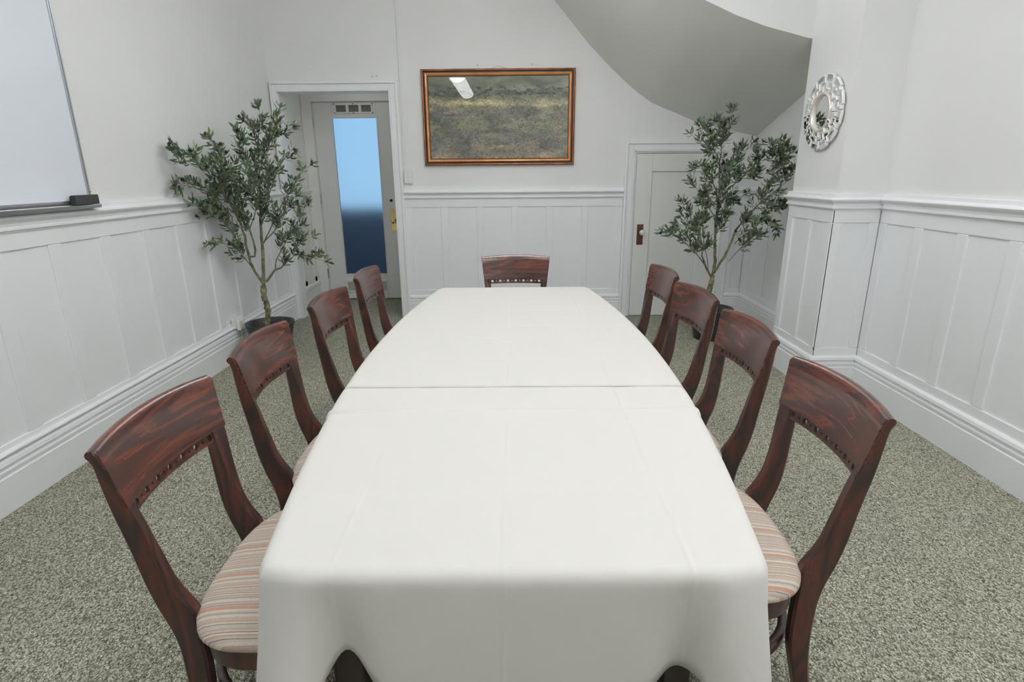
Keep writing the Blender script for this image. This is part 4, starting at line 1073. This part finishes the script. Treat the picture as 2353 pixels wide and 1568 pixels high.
# ------------------------------------------------------------------ potted olive trees
def make_tree(name, loc, data, trunk, label, seed, xlim, density=1.0):
    rng = random.Random(seed)
    t = empty(name, loc); tag(t, label, 'potted tree', 'potted olive trees')
    Rt, Rb, H = .198, .128, .292
    m = MB()
    m.lathe([(Rb, 0), (Rb + .005, .004), (Rb + .012, .03), (Rt - .012, H - .05), (Rt - .004, H - .02), (Rt, H - .012), (Rt, H), (Rt - .006, H + .001), (Rt - .014, H - .004), (Rt - .035, H - .07), (.0001, H - .075)], n=48)
    pot = m.build('pot', M['pot'], t)
    m = MB(); m.lathe([(Rt - .036, H - .074), (.12, H - .066), (.05, H - .06), (.0001, H - .055)], n=32); m.build('pot_filler', M['soil'], pot)
    # trunk: knobbly
    m = MB(); pts = []; rad = []
    P = [Vector(p[:3]) for p in trunk]
    for a, b, ra, rb in zip(P, P[1:], [p[3] for p in trunk], [p[3] for p in trunk][1:]):
        for k in range(5):
            f = k / 5; q = a.lerp(b, f); pts.append(q + Vector((rng.uniform(-.004, .004), rng.uniform(-.004, .004), 0))); rad.append((ra + (rb - ra) * f) * rng.uniform(.88, 1.18))
    pts.append(P[-1]); rad.append(trunk[-1][3])
    m.tube(pts, rad, 12, 0, .10, rng)
    for q in (3, 8):
        a = pts[q]; d = Vector((rng.choice((-1, 1)) * .02, -.012, .018)); m.tube([a, a + d, a + d * 1.5], [.009, .007, .004], 7)
    tr = m.build('trunk', M['bark'], t)
    F = MB(); OL = []
    lim0, lim1 = xlim[0] - loc[0], xlim[1] - loc[0]
    def clampx(v): v.x = min(max(v.x, lim0), lim1); return v
    def leafmesh(base, d, side, ln, wd):
        """narrow pointed leaf, slightly folded and arched"""
        d = d.normalized(); s_ = side.normalized(); n_ = d.cross(s_).normalized()
        arch = rng.uniform(.02, .16) * ln; fold = wd * .18
        A = [base, base + d * ln * .30 + n_ * arch * .55, base + d * ln * .65 + n_ * arch * .6, base + d * ln - n_ * arch * .25]
        l1 = A[1] + s_ * wd * .42 + n_ * fold; r1 = A[1] - s_ * wd * .42 + n_ * fold
        l2 = A[2] + s_ * wd * .46 + n_ * fold; r2 = A[2] - s_ * wd * .46 + n_ * fold
        V = [A[0], l1, A[1], r1, l2, A[2], r2, A[3]]
        for v in V: clampx(v)
        F.add(V, [(0, 2, 1), (0, 3, 2), (1, 2, 5, 4), (2, 3, 6, 5), (4, 5, 7), (5, 6, 7)], 0, True)
    def twig(base, d, ln):
        d = d.normalized(); n = max(3, int(ln / .017)); pts = [base]; cur = base.copy(); dr = d.copy()
        for k in range(n):
            dr = (dr + Vector((rng.uniform(-.13, .13), rng.uniform(-.13, .13), rng.uniform(-.05, .10)))).normalized()
            cur = clampx(cur + dr * ln / n); pts.append(cur.copy())
        F.tube(pts[::2] + [pts[-1]] if len(pts) > 4 else pts, .0012, 4, 1)
        roll = rng.uniform(0, PI)
        for k in range(1, len(pts)):
            tdir = (pts[k] - pts[k - 1]).normalized()
            ref = Vector((0, 0, 1)) if abs(tdir.z) < .9 else Vector((1, 0, 0))
            u = tdir.cross(ref).normalized(); w = tdir.cross(u)
            a = roll + (k % 2) * PI / 2 + rng.uniform(-.3, .3)
            for s_ in (0, PI):
                if rng.random() < .10: continue
                sd = u * math.cos(a + s_) + w * math.sin(a + s_)
                ld = (tdir * rng.uniform(.55, 1.0) + sd * rng.uniform(.6, 1.0)).normalized()
                side = ld.cross(sd.cross(tdir) if False else (tdir + Vector((rng.uniform(-.5, .5), rng.uniform(-.5, .5), rng.uniform(-.5, .5)))))
                if side.length < 1e-3: side = Vector((1, 0, 0))
                sc = .75 + .35 * math.sin(PI * k / len(pts))
                leafmesh(pts[k], ld, side, rng.uniform(.046, .074) * sc, rng.uniform(.016, .025) * sc)
        leafmesh(pts[-1], dr, dr.cross(Vector((.3, .2, 1))), .045, .010)
        if rng.random() < .45:
            OL.append(pts[-1] + Vector((rng.uniform(-.02, .02), rng.uniform(-.02, .02), rng.uniform(-.01, .025))))
    br = 0
    for kind, pts in data:
        P = [clampx(Vector(p[:3])) for p in pts]; R = [p[3] for p in pts]
        # subdivide with a little wander
        Q = []; QR = []
        for a, b, ra, rb in zip(P, P[1:], R, R[1:]):
            n = max(2, int((b - a).length / .045))
            for k in range(n):
                f = k / n; Q.append(a.lerp(b, f) + Vector((rng.uniform(-1, 1), rng.uniform(-1, 1), rng.uniform(-.5, .5))) * (.004 if Q else 0)); QR.append((ra + (rb - ra) * f) * (rng.uniform(.9, 1.2) if ra > .004 else 1))
        Q.append(P[-1]); QR.append(max(.001, R[-1]))
        m = MB(); m.tube(Q, QR, 7 if R[0] > .006 else 5, 0, .08, rng)
        m.build('branch', M['bark'] if kind == 'b' or R[0] > .0045 else M['twig'], t)
        tot = sum((b - a).length for a, b in zip(Q, Q[1:])); s = 0.
        for a, b in zip(Q, Q[1:]):
            seg = (b - a).length; s += seg; f = s / tot
            start = .36 if kind == 'b' else .26
            if f < start: continue
            for _ in range(rng.choice((1, 2, 2))):
                if rng.random() > .80: continue
                td = (b - a).normalized(); rd = Vector((rng.uniform(-1, 1), rng.uniform(-1, 1), rng.uniform(-.5, 1.)))
                rd = (rd - td * rd.dot(td)).normalized()
                twig(a.lerp(b, rng.random()), td * rng.uniform(.5, 1.) + rd * rng.uniform(.4, .95) + Vector((0, 0, .2)), rng.uniform(.06, .145) * (1.2 - .7 * f))
        twig(Q[-1], (Q[-1] - Q[-2]), .04)
    F.build('foliage', [M['leaf'], M['twig']], t)
    proto = None; rng.shuffle(OL)
    for k, c in enumerate(OL[:95]):
        if proto is None:
            m = MB(); m.lathe([(.0001, -.016), (.006, -.0135), (.0102, -.005), (.0106, .002), (.0078, .011), (.0001, .016)], n=10)
            o = proto = m.build('olive', M['olive'], t)
        else:
            o = proto.copy(); C.collection.objects.link(o); o.parent = t
        o.location = c; o.rotation_euler = (rng.uniform(-.9, .9), rng.uniform(-.9, .9), 0)
    print(name, 'leaves', len(F.f) // 6, 'olives', len(OL))
    return t
TRUNK_L = [(-.026, 0, .235, .020), (-.024, 0, .30, .022), (-.010, .005, .36, .020), (-.008, 0, .43, .024), (-.016, -.004, .49, .021), (-.021, .003, .55, .023), (-.014, 0, .612, .018)]
TRUNK_R = [(0, 0, .235, .020), (-.004, 0, .33, .021), (-.022, .004, .40, .023), (-.028, 0, .445, .024), (-.026, -.003, .50, .021), (-.016, .002, .55, .020), (-.010, 0, .60, .018)]
make_tree('potted_olive_tree', (-2.10, 4.67, 0), TREE_LEFT, TRUNK_L, 'tall artificial olive tree in a black pot against the left wall by the doorway', 11, (-2.335, 9))
make_tree('potted_olive_tree', (1.81, 5.09, 0), TREE_RIGHT, TRUNK_R, 'tall artificial olive tree in a black pot before the low white door under the stair', 23, (-9, 2.37))

# ------------------------------------------------------------------ hanging light fittings (the first shows in the picture glass, the rest stay out of view)
def fitting(loc, ln, label, strength):
    t = empty('pendant_light', loc); tag(t, label, 'ceiling light', 'hanging tube light fittings')
    w = .125; n = 12
    arc = [(w * math.sin(-1.25 + 2.5 * k / n) / math.sin(1.25), -.075 * (math.cos(-1.25 + 2.5 * k / n) - math.cos(1.25)) / (1 - math.cos(1.25))) for k in range(n + 1)]
    em = mat_emit('fluorescent_diffuser', (.975, .99, 1.0), strength)
    for s in (-1, 1):
        y0, y1 = (.012, ln / 2) if s > 0 else (-ln / 2, -.012)
        m = MB(); vs = [(x, y, z) for y in (y0, y1) for x, z in arc]
        m.add(vs, [(k, k + 1, n + 2 + k, n + 1 + k) for k in range(n)], 0, True)
        m.build('diffuser', em, t)
    m = MB()
    for y in (-ln / 2 - .02, -.012, ln / 2 - .0):
        vs = [(x * 1.03, yy, z * 1.03 - .002) for yy in (y, y + .024 if y < 0 and y > -.5 else y + .02) for x, z in arc] 
        m.add(vs, [(k, k + 1, n + 2 + k, n + 1 + k) for k in range(n)], 0, True)
    m.box(-w, w, -ln / 2 - .02, ln / 2 + .02, .001, .006); m.box(-.045, .045, -ln / 2, ln / 2, .006, .045)
    m.build('housing', M['white_plastic'], t)
    up = MB()
    for s in (-1, 1): up.box(s * .085 - .022, s * .085 + .022, -ln / 2, ln / 2, .0075, .009)
    up.build('tube', mat_emit('fluorescent_tube', (.975, .99, 1.0), strength * UPF), t)
    for y in (-ln * .38, ln * .38):
        m = MB(); m.tube([(0, y, .045), (0, y, ZC - loc[2])], .008, 8); m.build('rod', M['white_plastic'], t)
UPF = 9.0
fitting((-.88, 1.32, 2.93), 1.95, 'hanging tube light over the near left of the table, mirrored in the painting glass', 8.5)
fitting((.05, 3.72, 3.05), 1.5, 'hanging tube light over the far end of the table, in front of the stair', 17.)
fitting((1.42, .95, 2.93), 1.95, 'unseen hanging tube light added over the near right of the table', 15.)  # added lamp, out of view, brightens the pier and right wall
fitting((1.42, -1.25, 2.93), 1.4, 'unseen hanging tube light added on the right behind the viewer', 9.)  # added lamp, out of view, lifts the ambient light
t = empty('vestibule_fill_light', (-1.72, 6.42, 2.6)); tag(t, 'small round light added out of view above the glazed door recess', 'ceiling light')  # added above the opening, unseen, to brighten the vestibule door
m = MB(); m.lathe([(.11, 0), (.11, -.012), (.10, -.018)], (0, 0, 0), 32); m.f = m.f[:-1]; m.m = m.m[:-1]; m.sm = m.sm[:-1]; m.build('rim', M['white_plastic'], t)
m = MB(); m.lathe([(.10, -.014), (.09, -.035), (.05, -.05), (.0001, -.054)], (0, 0, 0), 32); m.build('diffuser', mat_emit('fill_diffuser', (1., .99, .97), 8.), t)

# ------------------------------------------------------------------ world, camera, view
w = bpy.data.worlds.new('world'); C.world = w; w.use_nodes = True
w.node_tree.nodes['Background'].inputs[0].default_value = (.75, .85, 1, 1); w.node_tree.nodes['Background'].inputs[1].default_value = .3
cam = bpy.data.cameras.new('camera'); cam.sensor_width = 36.; cam.lens = 19.825; cam.clip_start = .02
co = bpy.data.objects.new('camera', cam); C.collection.objects.link(co)
X_ = Vector((.9999609, .0037602, -.0080004)); U_ = Vector((.0065924, .2857576, .9582793)); F_ = Vector((-.0058895, .9582946, -.2857216))
mw = Matrix((X_, U_, -F_)).transposed().to_4x4(); mw.translation = Vector((0, 0, 1.5)); co.matrix_world = mw
C.camera = co
C.view_settings.view_transform = 'Standard'; C.view_settings.look = 'None'; C.view_settings.gamma = 1.; C.view_settings.use_curve_mapping = False
C.view_settings.exposure = 0.0
C.cycles.max_bounces = 14; C.cycles.diffuse_bounces = 8; C.cycles.glossy_bounces = 5; C.cycles.transmission_bounces = 8
C.cycles.sample_clamp_indirect = 6.
